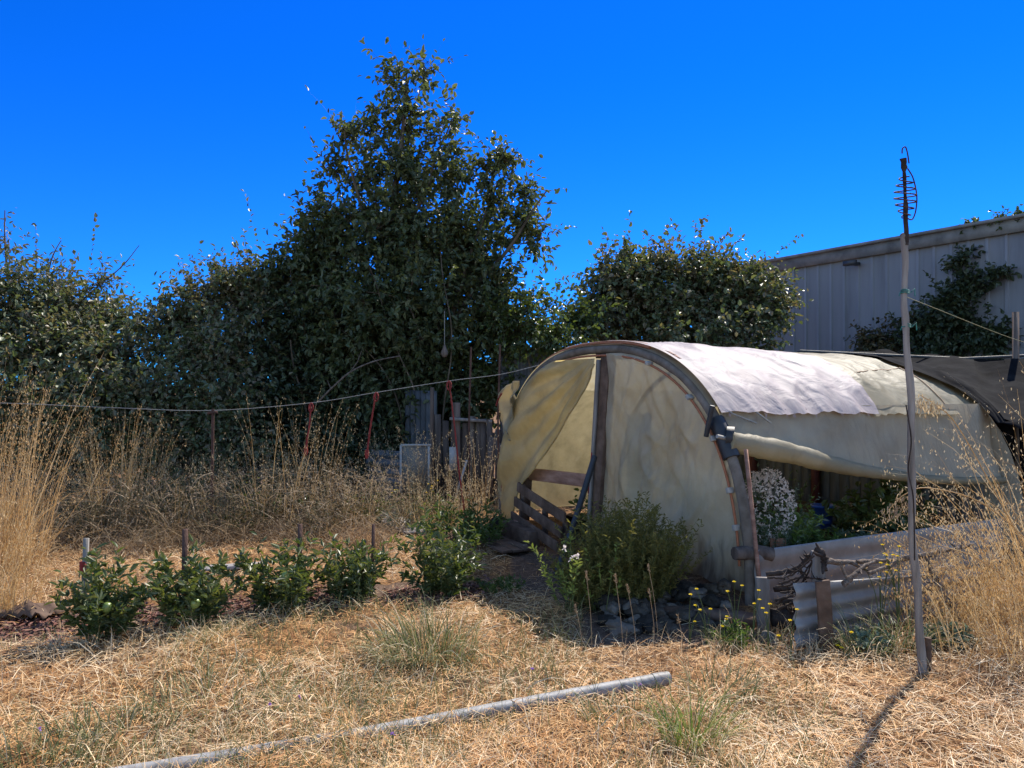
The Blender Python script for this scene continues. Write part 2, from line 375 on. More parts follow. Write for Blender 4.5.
def ground_mat():
    m, nt, out = newmat('dry_ground'); L = nt.links.new
    tc = nt.nodes.new('ShaderNodeTexCoord')
    def nz(s, d=8, st=(1, 1, 1), dist=0):
        mp = nt.nodes.new('ShaderNodeMapping'); mp.inputs['Scale'].default_value = st; L(tc.outputs['Object'], mp.inputs[0])
        n = nt.nodes.new('ShaderNodeTexNoise'); n.inputs['Scale'].default_value = s; n.inputs['Detail'].default_value = d
        n.inputs['Roughness'].default_value = .65; n.inputs['Distortion'].default_value = dist; L(mp.outputs[0], n.inputs['Vector']); return n
    a = nz(1.1, 6); b_ = nz(28, 8, (1, .6, 1), 1.2)
    straw = ramp(nt, [(.05, .025, .012), (.12, .058, .024), (.24, .125, .05), (.36, .215, .095)], [.3, .45, .55, .7]); L(b_.outputs['Fac'], straw.inputs[0])
    dirt = ramp(nt, [(.045, .028, .02), (.10, .064, .044), (.18, .12, .085)], [.3, .5, .7]); L(b_.outputs['Fac'], dirt.inputs[0])
    # bare earth shows on the trodden path and where the straw is worn away
    at = nt.nodes.new('ShaderNodeAttribute'); at.attribute_name = 'bare'
    mr = nt.nodes.new('ShaderNodeMapRange'); mr.inputs[1].default_value = .52; mr.inputs[2].default_value = .66; L(a.outputs['Fac'], mr.inputs[0])
    mx = nt.nodes.new('ShaderNodeMath'); mx.operation = 'MAXIMUM'; L(mr.outputs[0], mx.inputs[0]); L(at.outputs['Fac'], mx.inputs[1])
    mm = nt.nodes.new('ShaderNodeMix'); mm.data_type = 'RGBA'; L(mx.outputs[0], mm.inputs[0]); L(straw.outputs[0], mm.inputs[6]); L(dirt.outputs[0], mm.inputs[7])
    b = bsdf(nt, .95, .15); L(mm.outputs[2], b.inputs['Base Color'])
    n2 = nz(45, 6); bp = nt.nodes.new('ShaderNodeBump'); bp.inputs['Strength'].default_value = .7; bp.inputs['Distance'].default_value = .02
    L(n2.outputs['Fac'], bp.inputs['Height']); L(bp.outputs[0], b.inputs['Normal']); L(b.outputs[0], out.inputs[0])
    return m
M['ground'] = ground_mat()

# ------------------------------------------------------------------ camera, sky, sun
cam = bpy.data.cameras.new('camera'); camo = bpy.data.objects.new('camera', cam); COL.objects.link(camo)
cam.sensor_width = 36; cam.lens = F/1024*36; cam.clip_start = .05; cam.clip_end = 2000
camo.location = (0, 0, CAMZ); camo.rotation_euler = (R(90) + math.atan((HY-384)/F), 0, 0)
scene.camera = camo

SUN_AZ = math.atan2(.60, .80)      # clockwise from +Y (ahead), the sun stands ahead and to the right
SUN_EL = R(47)
sd = bpy.data.lights.new('sun', 'SUN'); sd.energy = 4.1; sd.angle = R(.5); sd.color = (1, .93, .82)
so = bpy.data.objects.new('sun', sd); COL.objects.link(so); so.location = (8, 10, 12)
sdir = Vector((math.sin(SUN_AZ)*math.cos(SUN_EL), math.cos(SUN_AZ)*math.cos(SUN_EL), math.sin(SUN_EL)))
so.rotation_euler = sdir.to_track_quat('Z', 'Y').to_euler()

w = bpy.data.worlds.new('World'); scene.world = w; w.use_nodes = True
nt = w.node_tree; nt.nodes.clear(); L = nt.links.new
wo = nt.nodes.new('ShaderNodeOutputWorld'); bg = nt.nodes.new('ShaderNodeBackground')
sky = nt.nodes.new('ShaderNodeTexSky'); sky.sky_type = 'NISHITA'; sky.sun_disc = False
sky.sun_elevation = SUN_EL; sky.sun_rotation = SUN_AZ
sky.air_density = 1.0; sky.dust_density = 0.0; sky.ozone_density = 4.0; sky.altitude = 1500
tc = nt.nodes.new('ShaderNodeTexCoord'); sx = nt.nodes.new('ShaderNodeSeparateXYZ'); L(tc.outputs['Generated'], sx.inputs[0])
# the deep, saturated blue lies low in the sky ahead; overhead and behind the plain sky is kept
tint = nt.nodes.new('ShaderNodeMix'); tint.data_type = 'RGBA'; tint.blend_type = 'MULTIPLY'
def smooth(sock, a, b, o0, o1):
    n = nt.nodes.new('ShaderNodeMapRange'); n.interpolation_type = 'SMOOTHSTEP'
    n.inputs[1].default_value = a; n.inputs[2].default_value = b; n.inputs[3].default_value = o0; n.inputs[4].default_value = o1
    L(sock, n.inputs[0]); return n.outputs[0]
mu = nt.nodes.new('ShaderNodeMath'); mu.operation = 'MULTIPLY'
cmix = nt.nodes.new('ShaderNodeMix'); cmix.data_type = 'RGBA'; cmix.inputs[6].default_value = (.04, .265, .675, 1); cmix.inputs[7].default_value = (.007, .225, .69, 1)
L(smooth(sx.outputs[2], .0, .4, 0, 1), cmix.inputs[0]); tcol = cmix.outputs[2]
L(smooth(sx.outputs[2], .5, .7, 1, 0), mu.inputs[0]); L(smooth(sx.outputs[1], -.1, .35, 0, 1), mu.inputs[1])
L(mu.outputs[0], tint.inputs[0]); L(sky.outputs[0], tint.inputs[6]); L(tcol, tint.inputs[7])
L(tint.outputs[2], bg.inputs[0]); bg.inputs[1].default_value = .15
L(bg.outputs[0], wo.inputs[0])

scene.view_settings.view_transform = 'Standard'; scene.view_settings.look = 'None'
scene.view_settings.exposure = 1.1; scene.view_settings.gamma = 1; scene.view_settings.use_curve_mapping = False
scene.cycles.max_bounces = 8; scene.cycles.transparent_max_bounces = 12; scene.cycles.transmission_bounces = 6; scene.cycles.diffuse_bounces = 4
scene.cycles.use_denoising = True

# ------------------------------------------------------------------ ground, one sheet to the horizon
C0 = np.array([.82, 7.48, 0.]); U = np.array([.47, -.883, 0.]); A = np.array([.883, .47, 0.])   # greenhouse frame: centre of its front, right-hand, inward
RW, RH, RN = 2.0, 1.99, 2.5
def house_xy(x, y):
    dx = x-C0[0]; dy = y-C0[1]
    return dx*U[0]+dy*U[1], dx*A[0]+dy*A[1]

BED = [(-3.9, 4.75), (-3.9, 5.6), (-.15, 6.75), (-.05, 6.05), (-1.4, 5.45), (-2.3, 4.95)]
def in_bed(x, y):
    # strip along the row of plants
    t = (x+3.9)/3.9; mid = 5.12 + t*1.2
    return (np.abs(y-mid) < .36 + .06*np.sin(5*x)) & (x > -4.6) & (x < -.15)
def bare(x, y):
    hx, hs = house_xy(x, y)
    inside = (np.abs(hx) < 2.0) & (hs > -.15) & (hs < 4.6)
    front = (hx > -2.4) & (hx < 2.0) & (hs > -.95 - .3*np.sin(2*hx)) & (hs < 0) 
    pit = (np.abs(x-1.1) < .6) & (np.abs(y-5.4) < .5)
    return np.where(inside | front | pit | in_bed(x, y), 1.0, 0.0)

xs = np.concatenate([-np.geomspace(500, 9, 16), np.arange(-8.8, 8.81, .07), np.geomspace(9, 500, 16)])
ys = np.concatenate([-np.geomspace(400, 3, 10), np.arange(0, 13, .07), np.geomspace(13.2, 900, 22)])
X, Y = np.meshgrid(xs, ys); Z = gz(X, Y)
fine = (np.abs(X) < 8.9) & (Y > -2) & (Y < 13)
Z = Z + np.where(fine, rng.normal(0, .006, X.shape), 0)
mb = MB(); nx = len(xs); ny = len(ys)
i, j = np.meshgrid(np.arange(nx-1), np.arange(ny-1)); k = (j*nx+i).ravel()
mb.add(np.stack([X.ravel(), Y.ravel(), Z.ravel()], 1), np.stack([k, k+1, k+nx+1, k+nx], 1))
g = mb.build('ground', M['ground']); tag(g, kind='structure')
at = g.data.attributes.new('bare', 'FLOAT', 'POINT')
at.data.foreach_set('value', (bare(X, Y)*1.0).astype(np.float32).ravel())

# ------------------------------------------------------------------ greenhouse
def W(s, x, z): return C0 + U*x + A*s + np.array([0, 0, z])
def prof(t, grow=0.0):
    a = math.pi*t; c = math.cos(a); s = max(math.sin(a), 0)
    return (RW+grow)*math.copysign(abs(c)**(2/RN), c), (RH+grow)*s**(2/RN)
def hoop_x(z): return RW*(max(0, 1-(min(max(z, 0), RH)/RH)**RN))**(1/RN)
def hoop_z(x): return RH*(max(0, 1-(min(abs(x), RW)/RW)**RN))**(1/RN)
def N3(x, y, z): return mnoise.noise(Vector((x, y, z)))
TT = np.linspace(0, 1, 61)
def arc(s, grow=0.0, t0=0, t1=1, n=60, ds=0):
    return np.array([W(s+ds, *prof(t0+(t1-t0)*i/(n-1), grow)) for i in range(n)])

gh = empty('hoop_greenhouse', C0, 'arched hoop greenhouse of cloudy yellowed plastic with a tied open door curtain and pale roof', 'greenhouse')
mb = MB(); tube(mb, arc(0, 0), .041, 12, rough=.06); hp = mb.build('front_hoop', M['pipe_grey'], gh)
mb = MB(); tube(mb, arc(-.045, -.06, .03, .97), .011, 6); mb.build('edge_cord', M['orange_cord'], hp)
mb = MB(); pts = arc(.01, .062, .40, .97)
tube(mb, pts, .014, 6); mb.build('edge_cord', M['orange_cord'], hp)
for t in (.07, .115, .19, .27, .38, .62):
    c = W(-.055, *prof(t, -.05)); x0, z0 = prof(t-.006); x1, z1 = prof(t+.006)
    d = norm(U*(x1-x0)+np.array([0, 0, z1-z0])); mb = MB(); beam(mb, c-d*.022, c+d*.022, .06, .03, A)
    mb.build('clip', M['clip'], hp, bevel=.004)
# black tape and the stub of the roll pipe at the shoulder
mb = MB(); pts = arc(-.0, 0, .155, .215, 12); tube(mb, pts, .066, 10); mb.build('tape_wrap', M['pipe_black'], hp)
mb = MB(); tube(mb, [W(-.09, 1.70, 1.48), W(-.10, 1.66, 1.32), W(-.1, 1.64, 1.24)], .020, 8); mb.build('tape_end', M['pipe_black'], hp)
TS0 = .16
# inner hoops
for s in (1.5, 3.0, 3.58):
    mb = MB(); tube(mb, [C0 + U*.86*prof(t)[0] + A*s + np.array([0, 0, (prof(t)[1]-.07)*(1-.011*s)]) for t in np.linspace(TS0+.03, 1, 50)], .026, 8); mb.build('inner_hoop', M['pipe_grey'], gh)
mb = MB(); beam(mb, W(.02, 0, RH-.06), W(3.6, 0, RH-.08), .09, .045, U); mb.build('ridge_board', M['wood_brown'], gh)
mb = MB()
for s0 in (0.0,): tube(mb, [W(.06, 1.62, 1.36), W(1.5, 1.56, 1.36), W(3, 1.56, 1.34), W(3.6, 1.56, 1.33)], .02, 6)
mb.build('shoulder_pipe', M['wood_grey'], gh)

# roof cover: from the right-hand seam over the ridge to the ground on the left
def t_at_z(z):
    lo, hi = 0, .5
    for _ in range(40):
        m_ = (lo+hi)/2
        if prof(m_)[1] < z: lo = m_
        else: hi = m_
    return lo
TS = t_at_z(1.42)
def roof_pt(s, t, lift=0.0):
    x, z = prof(t, .045 + lift)
    sag = .022*abs(math.sin(math.pi*s/1.48))*math.sin(math.pi*t)
    wr = .03*N3(s*1.1, t*5, 3) + .014*N3(s*3, t*6+s*3, 9) + .008*N3(s*3 - t*22, t*4, 2) + .016*max(0, 1-2.6*abs(N3(s*1.6+t*2.5, t*7-s*1.5, 14)))**2 + .010*max(0, 1-3*abs(N3(s*4-t*3, t*13+s*2, 24)))**2
    end = min(1, s/.25)
    x2, z2 = prof(t, .045 + lift + (wr-sag)*end)
    return W(s, x2, z2*(1-.011*max(0, s)))
mb = MB(); grid(mb, lambda a, b: roof_pt(-.03 + 3.65*a, TS + .004 + (.985-TS)*b), 110, 120)
l2 = MB(); grid(l2, lambda a, b: roof_pt(.02 + 3.5*a, .70 + .285*b, -.10), 60, 30); l2.build('side_liner', M['liner'], gh)
mb.build('roof_cover', M['cover'], gh)
# lath strips over the front arch
for t0, t1 in ((.34, .52), (.53, .70), (.72, .9)):
    mb = MB(); pts = arc(.06, .075, t0, t1, 14)
    for a_, b_ in zip(pts[:-1], pts[1:]): beam(mb, a_, b_, .04, .012, A)
    mb.build('lath', M['wood_red'], hp)
# pale overlay tarp on the near half of the roof, ragged lower edge
def tarp_pt(a, b):
    t0 = TS - .012 + .006*N3(a*7, 0, 5) + .003*N3(a*24, 1, 5)
    t1 = .565 + .012*N3(a*9, 2, 1)
    t = t0 + (t1-t0)*b
    smax = 1.86 + .24*math.sin(b*1.6) + .03*N3(b*6, 4, 4)
    return roof_pt(.0 + smax*a, t, .034)
mb = MB(); grid(mb, tarp_pt, 90, 80); mb.build('overlay_tarp', M['tarp'], gh)
# second overlay and its taped seam at the far end of the lit roof
def far_pt(a, b):
    t0 = TS - .012 + .007*N3(a*14, 7, 5); t = t0 + (.56-t0)*b
    s0 = 1.80 + .24*math.sin(b*1.6)
    return roof_pt(s0 + (3.05-s0)*a, t, .018)
mb = MB(); grid(mb, far_pt, 60, 80); mb.build('overlay_tarp', M['cover'], gh)
mb = MB(); tube(mb, [roof_pt(3.05 - .1*(1-u), TS + (.36-TS)*u, .024) for u in np.linspace(0, 1, 20)], .005, 5); mb.build('tape_seam', M['tape_orange'], gh)
mb = MB(); tube(mb, [roof_pt(2.2+.85*u, .33+.03*u, .02) for u in np.linspace(0, 1, 14)], .005, 5); mb.build('tape_seam', M['tape_orange'], gh)
# ragged strips hanging at the seam
for k in range(26):
    s = rng.uniform(0.02, 2.9); w_ = rng.uniform(.012, .04); l_ = rng.uniform(.02, .07)
    b0 = roof_pt(s, TS-.004, .03); d = np.array([0, 0, -1.]) + U*.25 + A*rng.uniform(-.5, .5)
    mb = MB(); mb.add([b0, b0+A*w_, b0+A*w_*.7+d*l_, b0+d*l_*.8], [[0, 1, 2, 3]])
    mb.build('torn_strip', M['tarp'] if s < 1.85 else M['cover'], gh, smooth=False)
mb = MB()
for s, l_, k_ in ((.25, .24, .5), (.04, .3, .2)):
    x, z = prof(TS, .08); tube(mb, [W(s, x-.1, z+.06), W(s+l_*k_, x+.05, z-.06), W(s+l_, x+.07, z-.14)], .008, 5)
mb.build('loose_cord', M['string'], gh)
# side skirt and its rolled-up hem
RP = [(-.02, 1.78, 1.21), (.65, 1.80, 1.09), (1.12, 1.80, .985), (1.75, 1.80, .875), (2.66, 1.80, .765), (3.6, 1.79, .72), (4.35, 1.78, .70)]
RS = smooth_path(RP, 60)
def roll_at(s):
    return np.array([s, np.interp(s, RS[:, 0], RS[:, 1]), np.interp(s, RS[:, 0], RS[:, 2])])
def skirt_pt(a, b):
    s = .03 + 3.55*a; r = roll_at(s); x0, z0 = prof(TS, .035)
    x = x0*(1-b) + (r[1]-.02)*b; z = (z0+.02)*(1-b) + r[2]*b
    k = .014*max(0, 1-2.8*abs(N3(s*3+b*.9, b*1.2-s*.4, 51)))**2*math.sin(math.pi*b) + .045*math.sin(math.pi*min(1, b*1.1))*(.5*N3(s*2.6, b*.8, 2) + .5*N3(s*6+b*2, b*1.5, 6)) - .03*math.sin(math.pi*b)*abs(math.sin(math.pi*s/1.48))
    return W(s, x+k, z)
mb = MB(); grid(mb, skirt_pt, 80, 20); mb.build('side_skirt', M['skirt'], gh)
mb = MB(); ss = np.linspace(-.02, 3.58, 90)
pts = [W(*roll_at(s)) for s in ss]
rad = np.interp(ss, [0, .5, 1.1, 1.7, 2.7, 4.3], [.085, .088, .07, .048, .036, .032])*np.array([1 + .16*N3(s*5, 2, 8) + .07*N3(s*22, 2, 8) for s in ss])
tube(mb, pts, rad, 12, rough=.05); rl = mb.build('rolled_hem', M['cover'], gh)
mb = MB(); tube(mb, [W(-.12, 1.78, 1.25), W(-.05, 1.78, 1.235), W(.2, 1.79, 1.18)], .016, 8); mb.build('roll_pipe', M['clip'], rl)
mb = MB(); tube(mb, [W(.01, 1.74, 1.23), W(.05, 1.78, 1.225)], .095, 10, rough=.08); mb.build('tape_wrap', M['pipe_black'], rl)
# lath leaning along the outside of the right leg, and the sill block
mb = MB(); beam(mb, W(-.02, 1.975, 1.16), W(-.02, 2.13, .04), .026, .02, U, jit=.002, seg=4); mb.build('lath', M['wood_red'], gh)
mb = MB(); tube(mb, [W(-.13, 1.97, .40), W(.05, 2.01, .40), W(.16, 2.06, .38)], [.05, .062, .05], 9, rough=.08); mb.build('sill_log', M['wood_fence'], gh)
# front: post, rail, right-hand panel
mb = MB(); beam(mb, W(0, -.02, 0), W(0, .20, RH-.05), .135, .085, U, jit=.003, seg=5); mb.build('door_post', M['wood_brown'], gh, bevel=.006)
mb = MB(); beam(mb, W(-.06, -.075, .05), W(-.06, .12, RH-.1), .035, .03, U, jit=.002, seg=5); mb.build('post_strip', M['wood_grey'], gh)
mb = MB(); beam(mb, W(-.075, -.035, .6), W(-.075, .025, 1.0), .018, .006, U); mb.build('red_tape', M['red_cord'], gh)
mb = MB(); beam(mb, W(.02, -1.42, .655), W(.02, -.04, .705), .13, .045, [0, 0, 1], jit=.004, seg=3); mb.build('door_rail', M['wood_red'], gh, bevel=.005)
mb = MB(); beam(mb, W(-.015, -1.95, .03), W(-.015, -1.45, .05), .16, .05, [0, 0, 1]); mb.build('base_board', M['wood_brown'], gh)
mb = MB(); beam(mb, W(0, -1.47, 0), W(0, -1.40, .62), .12, .08, U, jit=.006, seg=3); mb.build('door_jamb', M['wood_brown'], gh, bevel=.006)
def panel_pt(a, b):
    zb = .10 + .16*math.exp(-((a-.30)/.22)**2)
    x0 = .03 + .17*b
    z = zb + (RH-.05-zb)*b
    xr = hoop_x(max(z, .05)+.03) - .01
    x = x0 + (max(xr, x0+.02)-x0)*a
    z = min(z, hoop_z(x)-.02)
    f = math.sin(a*math.pi)**.6
    k = f*(.11*N3(x*1.6+z*.8, z*.8, 1) + .055*N3(x*4 - z*1.6, z*1.5, 4) + .028*N3(x*9+z*4, z*3.4, 7) + .012*N3(x*21-z*9, z*6, 2) + .03*max(0, 1-2.8*abs(N3(x*2.6+z*1.3, z*1.4-x*.6, 33)))**2 + .018*max(0, 1-3*abs(N3(x*5-z*2.3, z*2.6, 41)))**2)
    k += .045*math.exp(-((x-(.42+.10*(1.4-z)))/.07)**2)*min(1, max(0, 1.35-z)*1.6)*(z > .1)
    k -= .03*math.exp(-((x-(.62+.05*z))/.05)**2)*min(1, max(0, 1.45-z)*2)
    return W(-.03 - k*.9 + .02, x, z)
mb = MB(); grid(mb, panel_pt, 90, 90); mb.build('front_panel', M['panel'], gh)
# patch glued inside the panel
def patch_pt(a, b):
    x = .42+.36*a; z = .55 + .83*b + .02*a; p = panel_pt((x-.15)/1.6, z/2.0); return W(.05, x, z)
mb = MB(); grid(mb, patch_pt, 6, 8); mb.build('panel_patch', M['cover'], gh)
# curtain drawn to the left, folds gathered at the top of the post
EZ = [.06, .3, .5, .76, 1.0, 1.3, 1.6, 1.83, 1.95]; EX = [-1.62, -1.52, -1.38, -.98, -.70, -.38, -.08, .10, .13]
def curtain_pt(a, b):
    z = .05 + (RH-.09-.05)*b
    xr = np.interp(z, EZ, EX); xl = -hoop_x(z+.03) + .0
    xl -= .06*max(0, math.sin((1.3-z)*2.0)) if z < 1.3 else 0
    xl += .28*max(0, (.55-z)/.5)
    x = xl + (xr-xl)*a; z2 = min(z, hoop_z(x)-.03)
    dx = .13-x; dz = 1.93-z2; rr = math.hypot(dx, dz); th = math.atan2(dz, dx)
    k = min(1, rr*1.2)*(.034*math.sin(th*17 + 1.4*N3(rr*1.5, th*2, 0)) + .02*math.sin(th*39+2*rr) + .06*N3(th*3, rr*1.2, 3) + .025*N3(x*6, z*1.2, 5))
    edge = min(1, a*6)
    return W(-.07 - (k+.03)*edge, x, z2)
mb = MB(); grid(mb, curtain_pt, 90, 80); ct = mb.build('door_curtain', M['curtain'], gh)
mb = MB(); tube(mb, [curtain_pt(1, v) + U*.004 for v in np.linspace(.02, .97, 40)], .010, 5); mb.build('hem', M['curtain'], ct)
# flap of the cover bunched outside the left shoulder
def flap_pt(a, b):
    z = 1.70 - .58*b + .03*a*(1-b); x = -1.38 - .2*b - (.46*math.sin(math.pi*min(1, .2+b*.8))**.8)*a
    return W(-.10 - .05*math.sin(a*9+b*4) - .06*N3(a*3, b*4, 2), x, z - .10*a*a)
mb = MB(); grid(mb, flap_pt, 18, 24); fl = mb.build('bunched_flap', M['cover'], gh, solid=.006)
mb = MB(); tube(mb, [W(-.2, -1.62, 1.56), W(-.2, -1.70, 1.50), W(-.2, -1.76, 1.42)], .010, 6); mb.build('tie', M['red_cord'], fl)

# far end wall of the greenhouse in shade and an inner bed
mb = MB()
grid(mb, lambda a, b: W(3.62, *(lambda q: (q[0]*.99, q[1]*.99*b))(prof(a))), 30, 12)
mb.build('end_panel', M['skirt'], gh)

# ---- things at and in the greenhouse
# dark plank back wall (potting bench back) inside, along the left side
b0 = W(3.45, 0, 0); pw = empty('plank_wall', b0, 'dark grey plank wall standing in the shade inside the greenhouse', 'wall')
mb = MB()
for k in range(24):
    x = -1.62 + k*.14; beam(mb, W(3.45, x, .02), W(3.45, x, .92 + rng.uniform(-.02, .02)), .132, .022, U, jit=.003, seg=2)
mb.build('planks', M['plank_dark'], pw)
for x in (-1.3, -.3, 1.0):
    mb = MB(); beam(mb, W(3.38, x, .0), W(3.38, x, 1.05), .08, .07, U); mb.build('post', M['red_plastic'], pw)
mb = MB(); beam(mb, W(3.36, -1.65, .90), W(3.36, 1.6, .90), .09, .04, [0, 0, 1]); mb.build('rail', M['red_plastic'], pw)

# gate pallet lying slanted in the doorway
b0 = W(.1, -.9, 0); pg = empty('wooden_pallet', b0, 'dark slatted wooden pallet leaning across the open doorway of the greenhouse', 'pallet')
for k, (z0, z1, s_) in enumerate(((.52, .36, -.12), (.36, .22, -.16), (.20, .09, -.20))):
    mb = MB(); beam(mb, W(s_, -1.38, z0), W(s_-.15, -.15, z1), .105, .022, [0, 0, 1], jit=.004, seg=3); mb.build('slat', M['wood_brown'], pg, bevel=.003)
for x, zt in ((-1.30, .56), (-.72, .44), (-.25, .34)):
    mb = MB(); beam(mb, W(-.10 - .1*(x+1.3), x, 0), W(-.10-.1*(x+1.3), x+.01, zt), .075, .03, U, jit=.004, seg=2); mb.build('upright', M['wood_brown'], pg, bevel=.003)
mb = MB(); beam(mb, W(-.3, -1.32, .09), W(-.34, -.62, .08), .16, .12, [0, 0, 1], jit=.006, seg=3); tag(mb.build('threshold_beam', M['wood_brown'], loc=W(-.3, -1, 0), bevel=.006), 'thick dark beam lying as a threshold in front of the slatted pallet', 'beam')
mb = MB()
for k in range(3):
    q = W(-.50-.12*k, -1.25, .03); beam(mb, q, W(-.50-.12*k, -.45, .025), .11, .025, A, jit=.004, seg=3)
tag(mb.build('step_board', M['wood_brown'], loc=W(-.6, -.9, 0), bevel=.003), 'flat brown board step on the earth before the doorway', 'board')
# log round by the doorway
lr = empty('log_round', G(521, 536), 'short sawn log round standing at the left side of the doorway', 'log')
mb = MB(); c = G(521, 536); tube(mb, [c, c+[0, 0, .1], c+[.005, 0, .15]], [.10, .105, .098], 16, rough=.05); mb.build('bark', M['bark'], lr)
mb = MB(); tube(mb, [c+[.005, 0, .148], c+[.006, 0, .156]], .088, 16); mb.build('cut_face', M['wood_red'], lr)
mb = MB(); rock(mb, G(500, 532)+[0, 0, .07], .15, 31); tag(mb.build('boulder', M['rock_dark'], loc=G(500, 532)), 'rounded dark boulder beside the curtain foot left of the log round', 'rock')
# black pipe leaning in the doorway
mb = MB(); a0 = W(-.16, .20, .98); a1 = G(556, 572)+[0, 0, .02]
tube(mb, smooth_path([a1, a1*.5+a0*.5+[0, 0, -.03], a0], 10), .028, 10)
tag(mb.build('black_pipe', M['pipe_black'], loc=a1), 'black plastic pipe leaning from the ground against the wooden door post', 'pipe')

# ---- wooden pole with wire spiral
pb = GD(921, 4.34)
pole = empty('wooden_pole', pb, 'tall thin weathered pole topped with a coiled wire spiral', 'pole')
px_pts = [(921, 680), (917, 600), (913, 520), (909.5, 430), (907, 350), (905.5, 300), (904.5, 240), (904, 236)]
mb = MB(); pp = smooth_path([P(a, b, 4.34) for a, b in px_pts], 40); pp[:, 1] += .01*np.sin(np.linspace(0, 9, 40)); pp[:, 0] += .007*np.sin(np.linspace(0, 17, 40)) + .004*np.sin(np.linspace(1, 41, 40))
tube(mb, pp, np.linspace(.0225, .0155, 40)*(1+.1*np.sin(np.linspace(0, 40, 40))), 10, rough=.08); mb.build('shaft', M['wood_pole'], pole)
mb = MB(); q = [P(907, 245, 4.34), P(906.5, 215, 4.34), P(905.5, 185, 4.34), P(904.8, 166, 4.34), P(904, 158, 4.34)]
tube(mb, smooth_path(q, 16), [.013]*6+[.010]*5+[.017]*5, 7, rough=.2); mb.build('top_stick', M['twig_dark'], pole)
mb = MB(); sp = []
for u in np.linspace(0, 1, 150):
    ph = u*2*math.pi*6.5; r = .016 + .042*math.sin(math.pi*min(1, u*.95+.05))
    sp.append(P(906, 176 + 42*u, 4.34) + np.array([math.cos(ph)*r, math.sin(ph)*r, .012*math.sin(ph)]))
tube(mb, sp, .004, 5); mb.build('wire_spiral', M['rust'], pole)
mb = MB(); q = [P(908.5, 168, 4.34), P(914, 178, 4.33), P(917.5, 195, 4.33), P(916.5, 210, 4.34), P(913, 219, 4.34), P(908, 218, 4.34)]
tube(mb, smooth_path(q, 30), .004, 5); mb.build('wire_bow', M['rust'], pole)
mb = MB(); q = [P(903, 153, 4.34), P(903.5, 148, 4.34), P(906.5, 146.5, 4.34), P(908.5, 153, 4.34), P(910, 163, 4.34)]
tube(mb, smooth_path(q, 24), .004, 5); mb.build('wire_hook', M['rust'], pole)
for yy, xx in ((293, 905.5), (327, 907)):
    mb = MB(); c = P(xx, yy, 4.34)
    for k in range(3):
        th = np.linspace(0, 2*np.pi, 14); tube(mb, c + np.stack([np.cos(th)*.022, np.sin(th)*.022, .008*k+.004*np.sin(th*2)], 1), .0025, 5)
    for sgn in (-1, 1): tube(mb, [c+[sgn*.02, -.02, 0], c+[sgn*.04, -.025, .012+.01*sgn], c+[sgn*.045, -.02, -.02]], .003, 4)
    mb.build('twine_tie', M['teal'], pole)
mb = MB(); q = [P(914, 560, 4.30), P(913, 500, 4.30), P(908, 470, 4.31), P(911, 440, 4.3), P(906, 405, 4.31)]
tube(mb, smooth_path(q, 30), .004, 5); mb.build('dry_vine', M['twig_dark'], pole)
s0 = GD(926.5, 4.36); mb = MB(); tube(mb, [s0-[0, 0, .05], s0+[.002, 0, .09], s0+[.004, 0, .18]], [.022, .021, .017], 8, rough=.12)
tag(mb.build('wooden_stub', M['wood_brown'], loc=s0), 'short dark wooden peg in the ground at the foot of the tall pole', 'stake')

# ---- corrugated sheets, posts and branches right of the greenhouse
def corrugated(name, p0, p1, h0, h1, z0, amp, per, mat, label, vertical=False, thick=.002, bulge=0, cat='metal sheet', group=None):
    """sheet standing from p0 to p1; waves run along it (vertical=False) or up it"""
    p0 = np.asarray(p0, float); p1 = np.asarray(p1, float); d = p1-p0; ln = np.linalg.norm(d[:2]); nrm = norm(np.array([d[1], -d[0], 0]))
    mb = MB()
    nu = int(ln/per*8)+2 if vertical else 30; nv = 12 if vertical else max(8, int(max(h0, h1)/per*10))
    def fn(a, b):
        h = h0+(h1-h0)*a; z = z0 + h*b
        ph = (a*ln if vertical else z)/per*2*math.pi
        return p0 + d*a + nrm*(amp*math.sin(ph) + bulge*math.sin(math.pi*a) + .012*N3(a*4, b*2, 3)) + np.array([0, 0, z])
    grid(mb, fn, nu, nv)
    o = mb.build(name, mat, loc=p0, solid=thick); return tag(o, label, cat, group)
r0 = C0 + U*2.06 + A*(-.02); r1 = C0+U*2.05+A*3.1
corrugated('corrugated_sheet', r0, r1, .43, .42, .0, .006, .16, M['galv'], 'long dull grey metal sheet standing on edge below the open greenhouse side', bulge=.0)
f0 = np.array([1.75, 4.80, 0]); f1 = f0 + A*1.95
corrugated('corrugated_sheet', f0, f1, .41, .29, -.01, .011, .105, M['galv'], 'wavy corrugated metal sheet with shiny ridges in front of the plain grey sheet', bulge=.02)
mb = MB(); c = GD(827, 4.80); beam(mb, c-[0, 0, .05], P(822, 580, 4.78), .085, .03, [1, 0, 0], jit=.004, seg=3)
tag(mb.build('wooden_stake', M['wood_brown'], loc=c, bevel=.004), 'broad brown board stake holding the corrugated metal sheet upright', 'stake')
mb = MB(); c = GD(819, 4.95); beam(mb, c-[0, 0, .05], P(818, 551, 4.95), .075, .06, [1, 0, 0], jit=.004, seg=3)
tag(mb.build('wooden_post', M['wood_grey'], loc=c, bevel=.006), 'square grey post with branches resting on its top', 'post')
mb = MB(); c = GD(763, 5.28); beam(mb, c-[0, 0, .05], P(762, 577, 5.28), .085, .04, [1, 0, 0], jit=.004, seg=3)
tag(mb.build('wooden_post', M['wood_grey'], loc=c, bevel=.006), 'low grey plank post carrying the left ends of the dark twigs', 'post')
